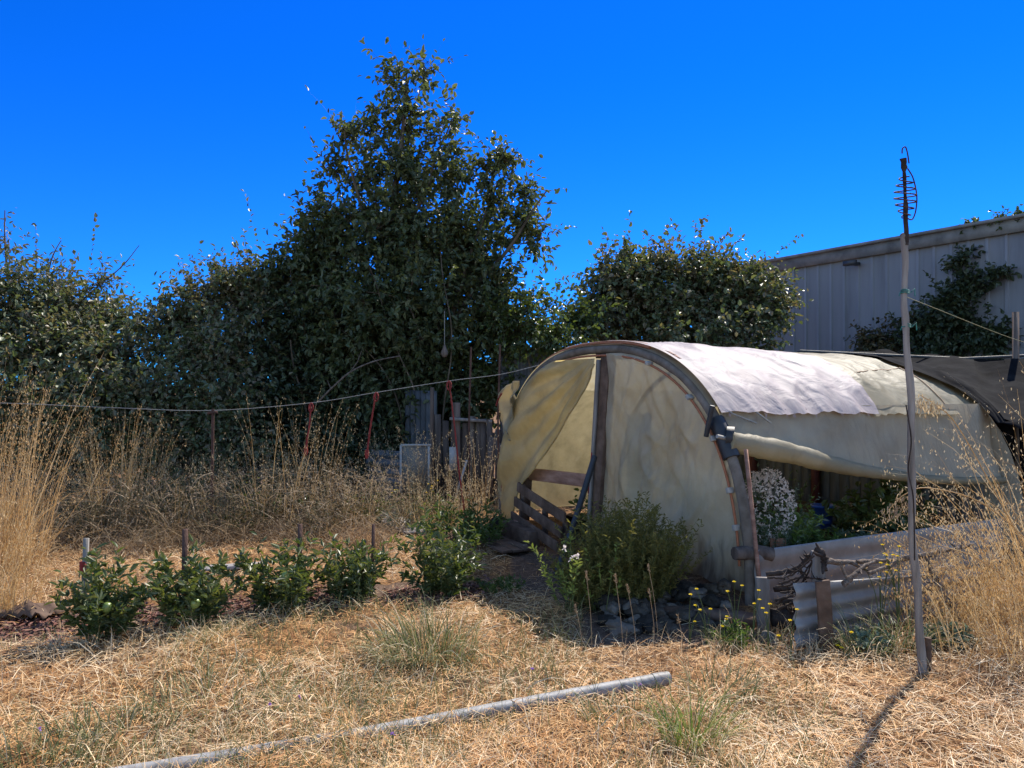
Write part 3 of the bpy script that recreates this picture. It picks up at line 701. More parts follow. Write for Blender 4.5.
def branch(pxs, r0_, r1_, label, mat='twig_dark', twigs=0, group=None):
    pts = smooth_path([P(*q) for q in pxs], 24); pts += rng.normal(0, .0022, pts.shape)
    mb = MB(); rr = .8*np.linspace(r0_, r1_, 24)*(1+rng.uniform(-.2, .3, 24)); tube(mb, pts, rr, 8, rough=.12)
    for k in range(twigs):
        i = rng.integers(3, 22); d = rand_dirs(1)[0]*rng.uniform(.04, .12); tube(mb, [pts[i], pts[i]+d*.6, pts[i]+d+[0, 0, .01]], [r1_*.8, r1_*.6, r1_*.3], 5)
    return tag(mb.build('dead_branch', M[mat], loc=pts[0]), label, 'branch', group)
branch([(766, 574, 5.2), (795, 569, 5.1), (808, 557, 5.02), (817, 549, 4.95)], .022, .017, 'thick dark twig sloping up to the grey post at the left of the sheets', twigs=4)
branch([(818, 549, 4.9), (822, 553, 4.88), (823, 560, 4.87), (824, 570, 4.87)], .026, .018, 'stubby knotted branch fork hooked over the top of the grey post', twigs=5)
branch([(825, 561, 4.9), (850, 562, 5.0), (870, 561, 5.1), (893, 560, 5.2), (925, 555, 5.35)], .021, .017, 'long straight grey branch lying level along the top of the sheets', 'twig', 2)
branch([(843, 584, 4.83), (850, 578, 4.85), (862, 567, 4.9), (874, 561, 4.98)], .022, .012, 'short pale branch slanting down over the corrugated sheet', 'twig', 3)
branch([(868, 573, 4.95), (885, 567, 4.98), (903, 557, 5.0), (930, 553, 5.1), (955, 549, 5.2), (972, 544, 5.3)], .016, .014, 'crooked branch rising to the right behind the tall pole', 'twig', 5)
branch([(925, 556, 5.1), (936, 580, 5.05), (948, 600, 5.0), (962, 622, 4.95)], .018, .012, 'forked dead branch dropping to the ground right of the tall pole', 'twig', 5)
tw = [((768, 578), (790, 575), (814, 556)), ((778, 584), (800, 577), (812, 578), (826, 579)), ((775, 586), (795, 582), (818, 553)), ((774, 600), (798, 594), (800, 600)),
      ((776, 603), (795, 590), (806, 575), (815, 552)), ((776, 610), (795, 600), (801, 590)), ((779, 592), (800, 591), (803, 589)), ((780, 598), (792, 614), (800, 606)), ((790, 620), (797, 600), (806, 580))]
for k, q in enumerate(tw):
    branch([(a, b, 5.0 + .03*k - .06*j) for j, (a, b) in enumerate(q)], .009, .006, 'thin dark twig woven into the tangle between plank post and corrugated sheet', twigs=5, group='thin twigs of the woven tangle')
for k, (yy, x0_, x1_) in enumerate(((589, 774, 801), (601, 776, 801), (614, 772, 806))):
    mb = MB(); beam(mb, P(x0_, yy, 5.35), P(x1_, yy-1, 5.15), .03 if k < 2 else .075, .018, [0, 0, 1], jit=.004, seg=3)
    tag(mb.build('dark_board', M['twig_dark'], loc=P(x0_, yy, 5.35)), ('top', 'middle', 'lowest')[k] + ' of three short dark slats behind the twig tangle', 'slat', 'slats behind the twigs')

mb = MB(); q0 = GD(768, 5.3)+[0, 0, .05]; q1 = GD(812, 5.1)+[0, 0, .05]; beam(mb, q0, q1, .16, .02, [0, 0, 1], jit=.004, seg=3)  # added plank: hides sunlit ground so the gap behind the twigs stays dark
tag(mb.build('filler_plank', M['twig_dark'], loc=q0), 'added dark plank on edge filling the gap behind the twig tangle', 'plank')

# ---- things seen under the rolled side
def lathe(mb, c, prof_, n=24, mi=0):
    c = np.asarray(c, float); th = np.arange(n)/n*2*np.pi; V = []
    for r, z in prof_: V.append(np.stack([c[0]+np.cos(th)*r, c[1]+np.sin(th)*r, np.full(n, c[2]+z)], 1))
    j = np.arange(n); f = [np.stack([i*n+j, i*n+(j+1) % n, (i+1)*n+(j+1) % n, (i+1)*n+j], 1) for i in range(len(prof_)-1)]
    mb.add(np.vstack(V), np.vstack(f), mi)
# raised soil inside
sb = MB(); grid(sb, lambda a, b: W(.25+3.1*a, 1.92-3.0*b, .24 + .05*N3(a*6, b*5, 2) - .22*(b > .97)-.2*(b < .02)), 40, 30)
tag(sb.build('soil_bed', M['soil'], loc=W(.25, 1, 0)), kind='structure')
SZ = .25
c = P(822, 522, 7.6); c[2] = SZ; bk = empty('plastic_bucket', c, 'blue plastic bucket on the soil inside the greenhouse', 'bucket')
mb = MB(); lathe(mb, c, [(0, 0), (.085, 0), (.10, .2), (.112, .2), (.112, .225), (.098, .225), (.09, .05)]); mb.build('body', M['blue_plastic'], bk)
mb = MB(); th = np.linspace(0, np.pi, 16); tube(mb, c+np.stack([np.cos(th)*.105, np.cos(th)*0-.02, .21+np.sin(th)*.085], 1), .004, 5); mb.build('handle', M['dark_metal'], bk)
c = P(840, 520, 7.75); c[2] = SZ; cb = empty('concrete_block', c, 'grey brown concrete block right of the blue bucket', 'block')
bm = MB(); d1 = norm([1, .25, 0]); d2 = np.array([-d1[1], d1[0], 0])
for a_, b_, wd in ((-.2, .2, .03),):
    beam(bm, c-d1*.19+d2*-.085+[0, 0, .1], c+d1*.19+d2*-.085+[0, 0, .1], .2, .03, [0, 0, 1]); beam(bm, c-d1*.19+d2*.085+[0, 0, .1], c+d1*.19+d2*.085+[0, 0, .1], .2, .03, [0, 0, 1])
for k in (-.175, 0, .175): beam(bm, c+d1*k-d2*.069+[0, 0, .1], c+d1*k+d2*.069+[0, 0, .1], .196, .03, [0, 0, 1])
bm.build('shell', M['concrete'], cb, bevel=.004)
for (a_, b_, r_, lb) in ((846, 527, .12, 'flat pale stone below the concrete block'), (893, 520, .16, 'large grey stone at the far right end of the planted bed'), (862, 534, .10, 'small dark stone among the plants right of the blue bucket')):
    mb = MB(); c = P(a_, b_, 7.5); c[2] = SZ+.04; rock(mb, c, r_, r_*90, .6); tag(mb.build('stone', M['rock'], loc=c), lb, 'rock')
c = P(765, 505, 7.3); c[2] = SZ; cr = empty('red_crate', c, 'dark red plastic crate behind the white flowering bush', 'crate')
mb = MB()
for sx in (-1, 1):
    for z in (.05, .15, .25): beam(mb, c+[sx*.16, -.11, z], c+[sx*.16, .11, z], .07, .012, [0, 0, 1]); beam(mb, c+[-.154, sx*.116, z], c+[.154, sx*.116, z], .07, .012, [0, 0, 1])
mb.build('side', M['red_plastic'], cr)
mb = MB(); beam(mb, c+[-.15, 0, .012], c+[.15, 0, .012], .2, .012, [0, 1, 0]); mb.build('bottom', M['red_plastic'], cr)
c = P(765, 487, 7.5); rk = empty('white_rack', c-[0, 0, .5], 'small white slatted rack above the red crate', 'rack')
mb = MB()
for k in range(5): beam(mb, c+[-.1+.05*k, 0, -.1], c+[-.1+.05*k, 0, .14], .025, .012, [1, 0, 0])
mb.build('slat', M['white_paint'], rk)
mb = MB(); beam(mb, c+[-.13, .012, -.06], c+[.13, .012, -.06], .03, .012, [0, 0, 1]); beam(mb, c+[-.13, .012, .1], c+[.13, .012, .1], .03, .012, [0, 0, 1])
beam(mb, c+[-.1, .02, -.5], c+[-.1, .02, -.05], .025, .015, [1, 0, 0]); beam(mb, c+[.1, .02, -.5], c+[.1, .02, -.05], .025, .015, [1, 0, 0]); mb.build('frame', M['white_paint'], rk)
for px_, lb in ((776, 'left terracotta shard half buried behind the grey sheet'), (781, 'right terracotta shard half buried behind the grey sheet')):
    c = P(px_, 545, 6.2); mb = MB(); th = np.linspace(-1, 1, 8); r_ = .05
    V = [c+[math.sin(t_)*r_, math.cos(t_)*r_*.6, z_] for z_ in (-.04, .05) for t_ in th]
    mb.add(V, [[i, i+1, i+9, i+8] for i in range(7)]); tag(mb.build('pot_shard', M['terracotta'], loc=c, solid=.008), lb, 'shard')

# ---- shade cloth shelter behind the greenhouse on the right
b0 = np.array([6.2, 9.0, 0]); sh = empty('shade_shelter', b0, 'sagging black shade cloth stretched on posts over the far end of the greenhouse', 'shelter')
top = smooth_path([P(800, 351, 10.6), P(850, 352, 10.6), P(905, 355, 10.4), P(960, 357, 10.0), P(1010, 359, 9.6), P(1110, 352, 9.4), P(1250, 345, 9.2)], 50)
def shade_roof(a, b):
    t = .60 + (TS-.035-.60)*a
    return roof_pt((3.0 + .10*math.sin(9*a) + .42*a**1.6)*(1-b) + 3.64*b, t, .05 + .02*N3(a*5, b*3, 2)*min(1, 4*b))
mb = MB(); grid(mb, shade_roof, 40, 16); mb.build('cloth', M['shade'], sh)
def shade_side(a, b):
    e = shade_roof(1, b); o = P(1210, 396, 7.5)*(1-b) + P(1260, 345, 9.2)*b
    return e*(1-a)+o*a + np.array([0, 0, -.30*math.sin(math.pi*a)**.8*(1-.6*b)*(1-.4*a) + .05*N3(a*7, b*3, 4) + .02*N3(a*20, b*7, 4)])*min(1, 6*a)
mb = MB(); grid(mb, shade_side, 40, 16); mb.build('cloth', M['shade'], sh)
def shade_back(a, b):
    k = min(49, int(a*49+.5)); q = top[k]
    e = shade_roof(min(1, a*1.6), 1) if a < .62 else shade_side((a-.62)/.38, 1)
    return e*(1-b) + q*b + np.array([0, 0, (.09*N3(a*6, b*2, 7) + .05*N3(a*16, b*5, 1) - .08*math.sin(math.pi*b))*min(1, 5*b)])
mb = MB(); grid(mb, shade_back, 60, 14); mb.build('cloth', M['shade'], sh)
def back_pt(a, b):
    k = min(49, int(a*49+.5)); p = top[k].copy(); return np.array([p[0]+.1*b, p[1]+.1+.06*N3(a*14, b*3, 3), p[2]*(1-b*.9)])
mb = MB(); grid(mb, back_pt, 50, 8); mb.build('cloth_back', M['shade'], sh)
for q, zt in ((P(852, 352, 10.55), 0), (P(1016, 312, 9.7), 0), (P(1085, 356, 7.9), 0)):
    mb = MB(); beam(mb, [q[0], q[1], 0], q, .055, .055, [1, 0, 0]); mb.build('post', M['wood_fence'], sh)
mb = MB(); tube(mb, [top[0], top[25]+[0, 0, -.02], top[49]], .02, 6); mb.build('ridge_wire', M['dark_metal'], sh)
mb = MB(); q0 = P(907, 297, 4.34); q1 = P(1085, 356, 7.9)
tube(mb, smooth_path([q0, (q0+q1)/2-[0, 0, .05], q1], 24), .002, 5); tag(mb.build('guy_line', M['yellow_line'], loc=q0), 'thin yellow line running from the tall pole to the right', 'rope')

# ---- metal building
w0 = np.array([5.0, 17.7, 0]); wd = norm([2.4, -4.0, 0]); wn = np.array([wd[1], -wd[0], 0]); wn = wn if np.dot(wn, [-1, -1, 0]) > 0 else -wn
BH = 4.38; BL = 13.5
bd = empty('metal_building', w0, 'long grey building with ribbed metal wall and flat weathered roof edge', 'building')
mb = MB(); beam(mb, w0 - wn*3 + [0, 0, 0], w0 - wn*3 + [0, 0, BH-.03], 6, .01, wn); tube
mb = MB()
nrib = int(BL/.3); V = []
for k in range(nrib):
    x0_ = k*.3
    for a_, dpt in ((0, 0), (.225, 0), (.24, .022), (.285, .022)): V.append((x0_+a_, dpt))
V.append((nrib*.3, 0))
pts = []; n_ = len(V)
for z in (0, BH-.2):
    for a_, dpt in V: pts.append(w0 + wd*a_ + wn*dpt + np.array([0, 0, z]))
ff = [[i, i+1, n_+i+1, n_+i] for i in range(n_-1)]; mi = [1 if (i % 4) in (2,) else 0 for i in range(n_-1)]
fa = np.array(ff); mia = np.array(mi)
for m_ in (0, 1):
    idx = fa[mia == m_]; mb.add(np.array(pts), idx, m_)
mb.build('wall', [M['wall_metal'], M['rib_metal']], bd, smooth=False)
mb = MB(); e = w0 + wd*BL
beam(mb, w0+wn*.05+[0, 0, BH-.12], e+wn*.05+[0, 0, BH-.12], .25, .09, [0, 0, 1]); fs = mb.build('fascia', M['fascia'], bd)
mb = MB(); beam(mb, w0+wn*.10+[0, 0, BH-.01], e+wn*.10+[0, 0, BH-.01], .05, .18, [0, 0, 1]); mb.build('drip_edge', M['fascia'], fs)
mb = MB(); c = (w0+e)/2; beam(mb, w0-wn*4+[0, 0, BH-.06], e-wn*4+[0, 0, BH-.06], 7.9, .08, wn); mb.build('roof', M['fascia'], bd)
for q in (w0, e):
    mb = MB(); beam(mb, q-wn*.02, q-wn*7.9, BH*2-.22, .04, [0, 0, 1]); mb.build('end_wall', M['wall_metal'], bd)
mb = MB(); beam(mb, w0-wn*7.9, e-wn*7.9, BH*2-.22, .04, [0, 0, 1]); mb.build('rear_wall', M['wall_metal'], bd)
# small lamp under the eaves
t_ = 3.2; q = w0+wd*3.3+[0, 0, BH-.36]
lf = mb = MB(); beam(mb, q+wn*.05, q+wn*.3, .1, .06, wd); beam(mb, q+wn*.3-wd*.12, q+wn*.3+wd*.12, .09, .1, [0, 0, 1]); mb.build('eaves_lamp', M['dark_metal'], bd)

# ---- fence, panels and lines on the left
fb = GD(470, 11.2); fc = empty('picket_fence', fb, 'rough old wooden picket fence left of the greenhouse', 'fence')
mb = MB()
for k, px_ in enumerate(np.arange(433, 512, 6.5)):
    d = 11.3 - .006*(px_-433); q = GD(px_, d); h = [1.2, 1.18, 1.12, 1.2, 1.05, 1.16][k % 6] + rng.uniform(-.06, .06)
    beam(mb, q, q+[rng.uniform(-.03, .03), 0, h], .085, .02, [1, 0, 0], jit=.004, seg=2)
mb.build('pickets', M['wood_fence'], fc)
for z in (.3, .95):
    mb = MB(); a_ = GD(430, 11.34); b_ = GD(512, 10.86); beam(mb, a_+[0, .02, z], b_+[0, .02, z], .08, .035, [0, 0, 1]); mb.build('rail', M['wood_fence'], fc)
for px_, h, w_ in ((456, 1.42, .12), (432, 1.65, .05), (509, 1.3, .16)):
    mb = MB(); q = GD(px_, 11.1); beam(mb, q, q+[0, 0, h], w_, .09, [1, 0, 0], jit=.006, seg=3); mb.build('post', M['wood_fence'], fc, bevel=.006)
mb = MB(); q = P(464, 420, 11.0); beam(mb, q+[-.2, 0, .02], q+[.4, 0, -.02], .04, .12, [0, 0, 1]); mb.build('cap_board', M['wood_grey'], fc)
mb = MB(); q = GD(500, 10.6); 
for k in range(5): beam(mb, q+[-.16+.1*k, .05*k, 0], q+[-.1+.1*k+.04*(k % 2), .05*k+.1, .95-.1*k], .1, .025, [1, 0, 0], jit=.005, seg=2)
tag(mb.build('leaning_boards', M['wood_fence'], loc=q), 'dark boards leaning together between the picket fence and the curtain', 'boards')
q = GD(420, 10.7); fr = empty('framed_panel', q, 'pale grey panel in a white frame standing against the fence', 'panel')
a_, b_, c_, d_ = P(401, 492, 10.7), P(429, 492, 10.7), P(429, 445, 10.7), P(401, 445, 10.7)
mb = MB(); beam(mb, (a_+b_)/2, (c_+d_)/2, .37, .012, [1, 0, 0]); mb.build('board', M['screen'], fr)
mb = MB(); beam(mb, a_-[0, 0, .12], d_, .03, .03, [1, 0, 0]); beam(mb, d_, c_+[.03, 0, 0], .03, .032, [0, 0, 1]); beam(mb, b_, c_-[0, 0, .016], .03, .03, [1, 0, 0]); mb.build('frame', M['white_paint'], fr)
mb = MB(); q = GD(453, 10.7); beam(mb, P(453, 470, 10.7), P(453, 447, 10.7), .1, .03, [1, 0, 0]); beam(mb, q, P(467, 460, 10.7), .03, .03, [1, 0, 0])
tag(mb.build('white_board', M['white_paint'], loc=q), 'small whitewashed board on a stick in front of the picket fence', 'board')
corrugated('corrugated_sheet', GD(366, 11.4), GD(402, 11.2), .75, .75, 0, .012, .13, M['galv_dark'], 'low dark blue corrugated sheet left of the framed panel', thick=.003)
corrugated('corrugated_sheet', GD(405, 12.0), GD(437, 11.8), 1.62, 1.62, 0, .012, .09, M['galv_dark'], 'upright dark ribbed metal sheet behind the framed panel', True, thick=.003)
corrugated('corrugated_sheet', GD(500, 12.6), GD(590, 12.4), 2.3, 2.3, 0, .012, .11, M['galv_dark'], 'tall grey ribbed metal fence half covered by leaves behind the greenhouse', True, thick=.003, cat='metal fence')
for px_, d, y1, lb in ((470, 10.6, 347, 'left of two tall thin rusty rods standing by the picket fence'), (499, 10.3, 345, 'right of two tall thin rusty rods standing by the picket fence')):
    q = GD(px_, d); mb = MB(); tube(mb, [q, P(px_-1, 420, d), P(px_+1, y1, d)], .014, 6); tag(mb.build('rusty_rod', M['rust'], loc=q), lb, 'rod')
# line strung from the hoop to the left, with its rods and red cords
LN = [P(540, 365, 8.5), P(500, 374.5, 8.6), P(449, 381, 8.7), P(376, 392.5, 8.8), P(310, 403, 8.8), P(212, 410.5, 8.7), P(120, 408, 8.5), P(30, 404, 8.3), P(-40, 402, 8.2)]
mb = MB(); tube(mb, smooth_path(LN, 60), .004, 5); tag(mb.build('string_line', M['string'], loc=LN[0]), 'long grey string stretched from the greenhouse across to the left', 'string')
for px_, y, d, lb in ((212, 409, 8.7, 'slim red brown rod holding the string above the brown grass'), (-40, 398, 8.2, 'slim red brown rod at the far left end of the string')):
    q = GD(px_, d); mb = MB(); tube(mb, [q, P(px_+1, y, d)], .016, 6); beam(mb, P(px_-4, y+4, d), P(px_+5, y+3, d), .03, .03, [0, 0, 1])
    tag(mb.build('rusty_rod', M['rust'], loc=q), lb, 'rod')
def cord(pxs, d, label):
    pts = smooth_path([P(a, b, d) for a, b in pxs], 24); mb = MB()
    tube(mb, pts, np.linspace(.008, .011, 24), 6, rough=.1); th = np.linspace(0, 2*np.pi, 12)
    tube(mb, pts[0]+np.stack([.025*np.cos(th), .01*np.sin(th), .05*np.sin(th)-.05], 1), .008, 5)
    tube(mb, [pts[-1]+[0, 0, .06], pts[-1], pts[-1]-[.004, 0, .04]], [.02, .026, .014], 6, rough=.1)
    tag(mb.build('red_rope', M['red_cord'], loc=pts[0]), label, 'rope')
cord([(376, 392.5), (374, 405), (370, 430), (367, 455)], 8.75, 'short red cord with a looped top hanging from the string before the dark shrubs')
cord([(449, 381), (452, 405), (455.5, 435), (459, 470), (463, 500), (466, 522)], 8.65, 'long red cord hanging from the string to the ground before the picket fence')
cord([(311, 403), (309.5, 425), (307, 440), (306, 452)], 8.78, 'thin faded red cord hanging from the string amid tall oats')
# bird feeder hanging in the tree
c = P(444.5, 352, 11.3); bf = empty('bird_feeder', c, 'small pale gourd shaped bird feeder hanging under the big tree', 'bird feeder')
mb = MB(); lathe(mb, c+[0, 0, -.13], [(0, .05), (.03, .06), (.055, .1), (.05, .14), (.03, .18), (.02, .22), (0, .25)], 14); mb.build('body', M['wood_fence'], bf)
mb = MB(); tube(mb, [c+[0, 0, .11], c+[0, 0, .6]], .005, 5); mb.build('cord', M['string'], bf)

# ---- pipe, boards, stakes
mb = MB(); q0 = G(668, 683); q1 = G(150, 773); q2 = q1 + (q1-q0)*.35
pts = smooth_path([q0+[0, 0, .075], q0*.7+q1*.3+[.0, .02, .052], q0*.35+q1*.65+[0, -.01, .042], q1+[0, 0, .035], q2+[0, 0, .035]], 40)
pp = empty('pvc_pipe', q0, 'long grey plastic pipe lying in the dry grass in the foreground', 'pipe')
tube(mb, pts, .036, 16, cap=False); mb.build('tube', M['pvc'], pp)
d = norm(pts[0]-pts[3]); mb = MB(); tube(mb, [pts[0]-d*.02, pts[0]+d*.002], .0345, 16); mb.build('open_end', M['pipe_black'], pp)
mb = MB(); tube(mb, [pts[0]-d*.10, pts[0]-d*.03], .0385, 16, cap=False); mb.build('collar', M['pvc'], pp)
def plank(a_, b_, wd_, label, mat='wood_slab', z=.03, nm='weathered_board'):
    p0, p1 = G(*a_), G(*b_); mb = MB(); beam(mb, p0+[0, 0, z], p1+[0, 0, z], wd_, .025, np.cross(norm(p1-p0), [0, 0, 1.]), jit=.006, seg=4)
    tag(mb.build(nm, M[mat], loc=p0, bevel=.003), label, 'board')
plank((205, 572), (263, 571), .16, 'weathered grey board lying on straw behind the plants with dark stakes')
plank((378, 517), (420, 531), .34, 'wide grey board lying on the path toward the picket fence')
plank((392, 513), (372, 520), .3, 'short grey board lying crosswise at the end of the path')
mb = MB(); p0 = G(30, 612)
grid(mb, lambda a, b: p0 + np.array([.36*(a-.5)+.05*b, .26*(b-.5), .03+.09*abs(N3(a*4, b*4, 6))+.07*math.sin(math.pi*a)*math.sin(math.pi*b)]), 14, 12)
tag(mb.build('crumpled_cardboard', M['wood_brown'], loc=p0, solid=.004), 'crumpled brown piece of cardboard at the left end of the planted row', 'cardboard')
for px_, y0, y1, mt, lb, tilt in ((84, 612, 538, 'pale_stake', 'pale grey stake with red tape at the left end of the row', -.01), (184.5, 610, 529, 'rust', 'dark rusty stake in the second plant of the row', 0),
                                 (299.5, 598, 524, 'rust', 'dark rusty stake in the third plant of the row', 0), (372, 598, 524, 'rust', 'thin rusty stake right of the fourth plant of the row', .006)):
    q = G(px_, y0); r_ = .016 if mt == 'pale_stake' else (.018 if px_ < 310 else .012); d = q[1]
    if px_ == 84:
        st = empty('plant_stake', q, lb, 'stake', 'stakes in the planted row')
        mb = MB(); beam(mb, q, P(px_+3, y1, d), .034, .02, [1, 0, 0]); mb.build('stick', M[mt], st)
        mb = MB(); c = P(84, 566, d); tube(mb, [c-[0, 0, .04], c+[0, 0, .035]], .026, 8, rough=.15); tube(mb, [c+[.02, -.02, .02], c+[.06, -.03, -.03], c+[.05, -.03, -.08]], .008, 5); mb.build('tape', M['red_cord'], st)
    else:
        mb = MB(); beam(mb, q, P(px_+1, y1, d)+[tilt, 0, 0], r_*2, r_*1.4, [1, .3, 0]); tag(mb.build('plant_stake', M[mt], loc=q), lb, 'stake', 'stakes in the planted row')

# ------------------------------------------------------------------ foliage
def interp_pts(pts, u):
    """pts (n,k,3), u (n,m) in 0..1 -> positions (n,m,3) and tangents"""
    n, k, _ = pts.shape; f = np.clip(u, 0, .999)*(k-1); i = f.astype(int); t = (f-i)[..., None]; r = np.arange(n)[:, None]
    a = pts[r, i]; b = pts[r, i+1]; return a*(1-t)+b*t, norm(b-a)

def lump(px, py, d, rx, ry, wgt=1.0, depth=None):
    c = P(px, py, d); k = d/F
    return (c, np.array([rx*k, depth if depth else min(1.7, max(.25, rx*k*.9)), ry*k]), wgt)

DENS = 6.5
def crown_leaves(lf, tw, lumps, per_m2, leaf, wid, crad=(.16, .38), up=.9, sprigs=0, splen=(.4, .8), inner=2.2, twigw=.012, leafper=26, droop=.25):
    """leaf clusters spread through the lumps, each on a twig, and long sprigs breaking the outline"""
    for c, r, wgt in lumps:
        area = math.pi*r[0]*r[2]; n = max(6, int(area*per_m2*DENS*wgt**1.6/leafper))
        n = max(5, n//2); dv = rand_dirs(n); u = rng.uniform(0, 1, n)**(1/inner); p = c + dv*r*u[:, None]
        p[:, 2] = np.maximum(p[:, 2], .25); out = norm(dv*r + np.array([0, 0, .15]))
        cr = rng.uniform(*crad, n); nt_ = 7; lp = 8
        b0 = p - out*cr[:, None]*1.1 - np.array([0, 0, .08]); b0[:, 2] = np.maximum(b0[:, 2], .05)
        B = np.repeat(b0, nt_, 0); O = np.repeat(out, nt_, 0); m = n*nt_
        d0 = norm(O*.75 + rng.normal(size=(m, 3))*.55 + np.array([0, 0, .12])); ln = np.repeat(cr, nt_)*rng.uniform(1.1, 2.6, m)
        pts = ribbons(tw, B, d0, ln, twigw*.6, rng.uniform(.05, .45, m), 3, want=True)
        uu = np.sort(rng.uniform(.2, 1, (m, lp)), 1); uu[:, -1] = 1; pp, tg = interp_pts(pts, uu)
        d = norm(tg*.55 + rng.normal(size=(m, lp, 3))*.6 + np.array([0, 0, -droop])).reshape(-1, 3); k = m*lp
        nr = np.array([0, 0, up]) + rng.normal(size=(k, 3))*.5 + np.repeat(O, lp, 0)*.3; sz = rng.uniform(.5, 1.25, k)
        pos = pp.reshape(-1, 3); pos[:, 2] = np.maximum(pos[:, 2], .03)
        leafset(lf, pos, d, nr, leaf*sz, wid*sz)
        ns = int(sprigs*wgt*area)
        if ns:
            dv = rand_dirs(ns, .55); dv[:, 2] = np.abs(dv[:, 2]); p = c + dv*r*.9
            ln = rng.uniform(*splen, ns); d0 = norm(dv*np.array([1, 1, .9]) + np.array([0, 0, .5]) + rng.normal(size=(ns, 3))*.3)
            pts = ribbons(tw, p, d0, ln, twigw*.7, rng.uniform(0, .35, ns), 4, want=True)
            mm = 13; uu = np.tile(np.linspace(.12, 1, mm), (ns, 1)); pp, tg = interp_pts(pts, uu)
            sd = rng.normal(size=(ns, mm, 3)); d = norm(tg*.6 + sd*.7 + np.array([0, 0, -.1])).reshape(-1, 3)
            nr = np.array([0, 0, 1.]) + rng.normal(size=(ns*mm, 3))*.5
            sz = rng.uniform(.6, 1.1, ns*mm); leafset(lf, pp.reshape(-1, 3), d, nr, leaf*sz, wid*sz)

def limbs(tr, lst, rough=.08):
    for pxs, r0_, r1_ in lst:
        pts = smooth_path([P(*q) if len(q) == 3 else q for q in pxs], 26)
        pts[:, 0] += .03*np.sin(np.linspace(0, 11, 26) + r0_*900); tube(tr, pts, np.linspace(r0_, r1_, 26), 8, rough=rough)

def plant(name, base, label, cat, lumps, leafmat, limb_list, dens, leaf, wid, group=None, part='crown', stem='trunk', woodmat='bark', **kw):
    root = empty(name, base, label, cat, group); lf, tw, tr = MB(), MB(), MB()
    crown_leaves(lf, tw, lumps, dens, leaf, wid, **kw)
    cr_ = lf.build(part, M[leafmat], root, smooth=False); 
    if limb_list: limbs(tr, limb_list); tr.build(stem, M[woodmat], root)
    tag(tw.build('twigs', M['twig_stem'], root, smooth=False), kind='stuff')
    return root
M['twig_stem'] = noise_mat('twig_stem', [(.05, .035, .025), (.11, .08, .06)], 20, (1, 1, 1), .85, .2, 0)

# the big tree
D = 12.8
TL = [lump(398, 72, D, 15, 24, 0.42), lump(424, 66, D, 9, 22, 0.35), lump(404, 108, D, 32, 30, 0.52), lump(345, 124, D, 24, 17, 0.42), lump(372, 122, D, 22, 22, 0.42), lump(336, 163, D, 22, 20, 0.46), lump(368, 170, D, 26, 24, 0.59), lump(408, 160, D, 40, 46, 0.63),
      lump(450, 118, D, 28, 22, 0.38), lump(446, 165, D-.2, 32, 36, 0.59), lump(492, 165, D-.2, 20, 26, 0.42), lump(495, 200, D-.2, 32, 26, 0.55), lump(526, 185, D-.2, 22, 20, .55), lump(505, 150, D-.2, 14, 16, .42), lump(538, 230, D-.2, 24, 13, .55), lump(520, 215, D-.2, 18, 14, 0.42), lump(395, 225, D, 78, 48, 1), lump(328, 222, D, 32, 24, .9), lump(318, 250, D, 46, 34, 1), lump(285, 278, D, 36, 26, 1), lump(460, 245, D, 52, 48, .95),
      lump(400, 310, D, 112, 60, 1.2), lump(492, 285, D-.2, 34, 40, .85), lump(505, 322, D-.2, 34, 30, .85), lump(355, 325, D, 90, 60, 1.2), lump(375, 390, D+.3, 105, 55, 1.2), lump(450, 385, D+.2, 62, 55, 1.15), lump(390, 440, D+.5, 110, 45, 1.1)]
base = GD(415, 13.0)
LB = [([(418, 500, 13), (412, 420, 13), (402, 320, 12.9), (396, 220, 12.8), (400, 150, 12.8), (405, 70, 12.8)], .13, .015),
      ([(430, 500, 13), (438, 420, 12.8), (452, 330, 12.7), (470, 250, 12.6), (500, 180, 12.6)], .09, .012),
      ([(400, 500, 13), (385, 420, 12.8), (350, 330, 12.6), (330, 240, 12.6), (315, 190, 12.7)], .08, .012),
      ([(402, 320, 12.9), (375, 250, 12.6), (352, 180, 12.6), (345, 120, 12.7)], .05, .01), ([(398, 240, 12.8), (425, 190, 12.6), (450, 120, 12.6)], .045, .01),
      ([(455, 320, 12.7), (490, 270, 12.4), (525, 225, 12.4), (545, 190, 12.4)], .045, .01), ([(425, 460, 12.4), (415, 400, 12.0), (395, 340, 11.9), (365, 260, 11.9)], .018, .008),
      ([(440, 470, 12.2), (446, 400, 11.9), (450, 320, 11.9), (440, 250, 12)], .016, .008), ([(410, 470, 12.2), (400, 420, 12), (385, 370, 11.9), (340, 330, 11.9)], .018, .008), ([(425, 340, 12), (400, 300, 11.9), (350, 290, 11.9), (310, 285, 11.9)], .012, .006)]
plant('broadleaf_tree', base, 'tall dark green tree with a sparse pointed top rising above all the shrubs', 'tree', TL, 'leaf_tree', LB, 300, .115, .06, sprigs=3.2, splen=(.35, .8))
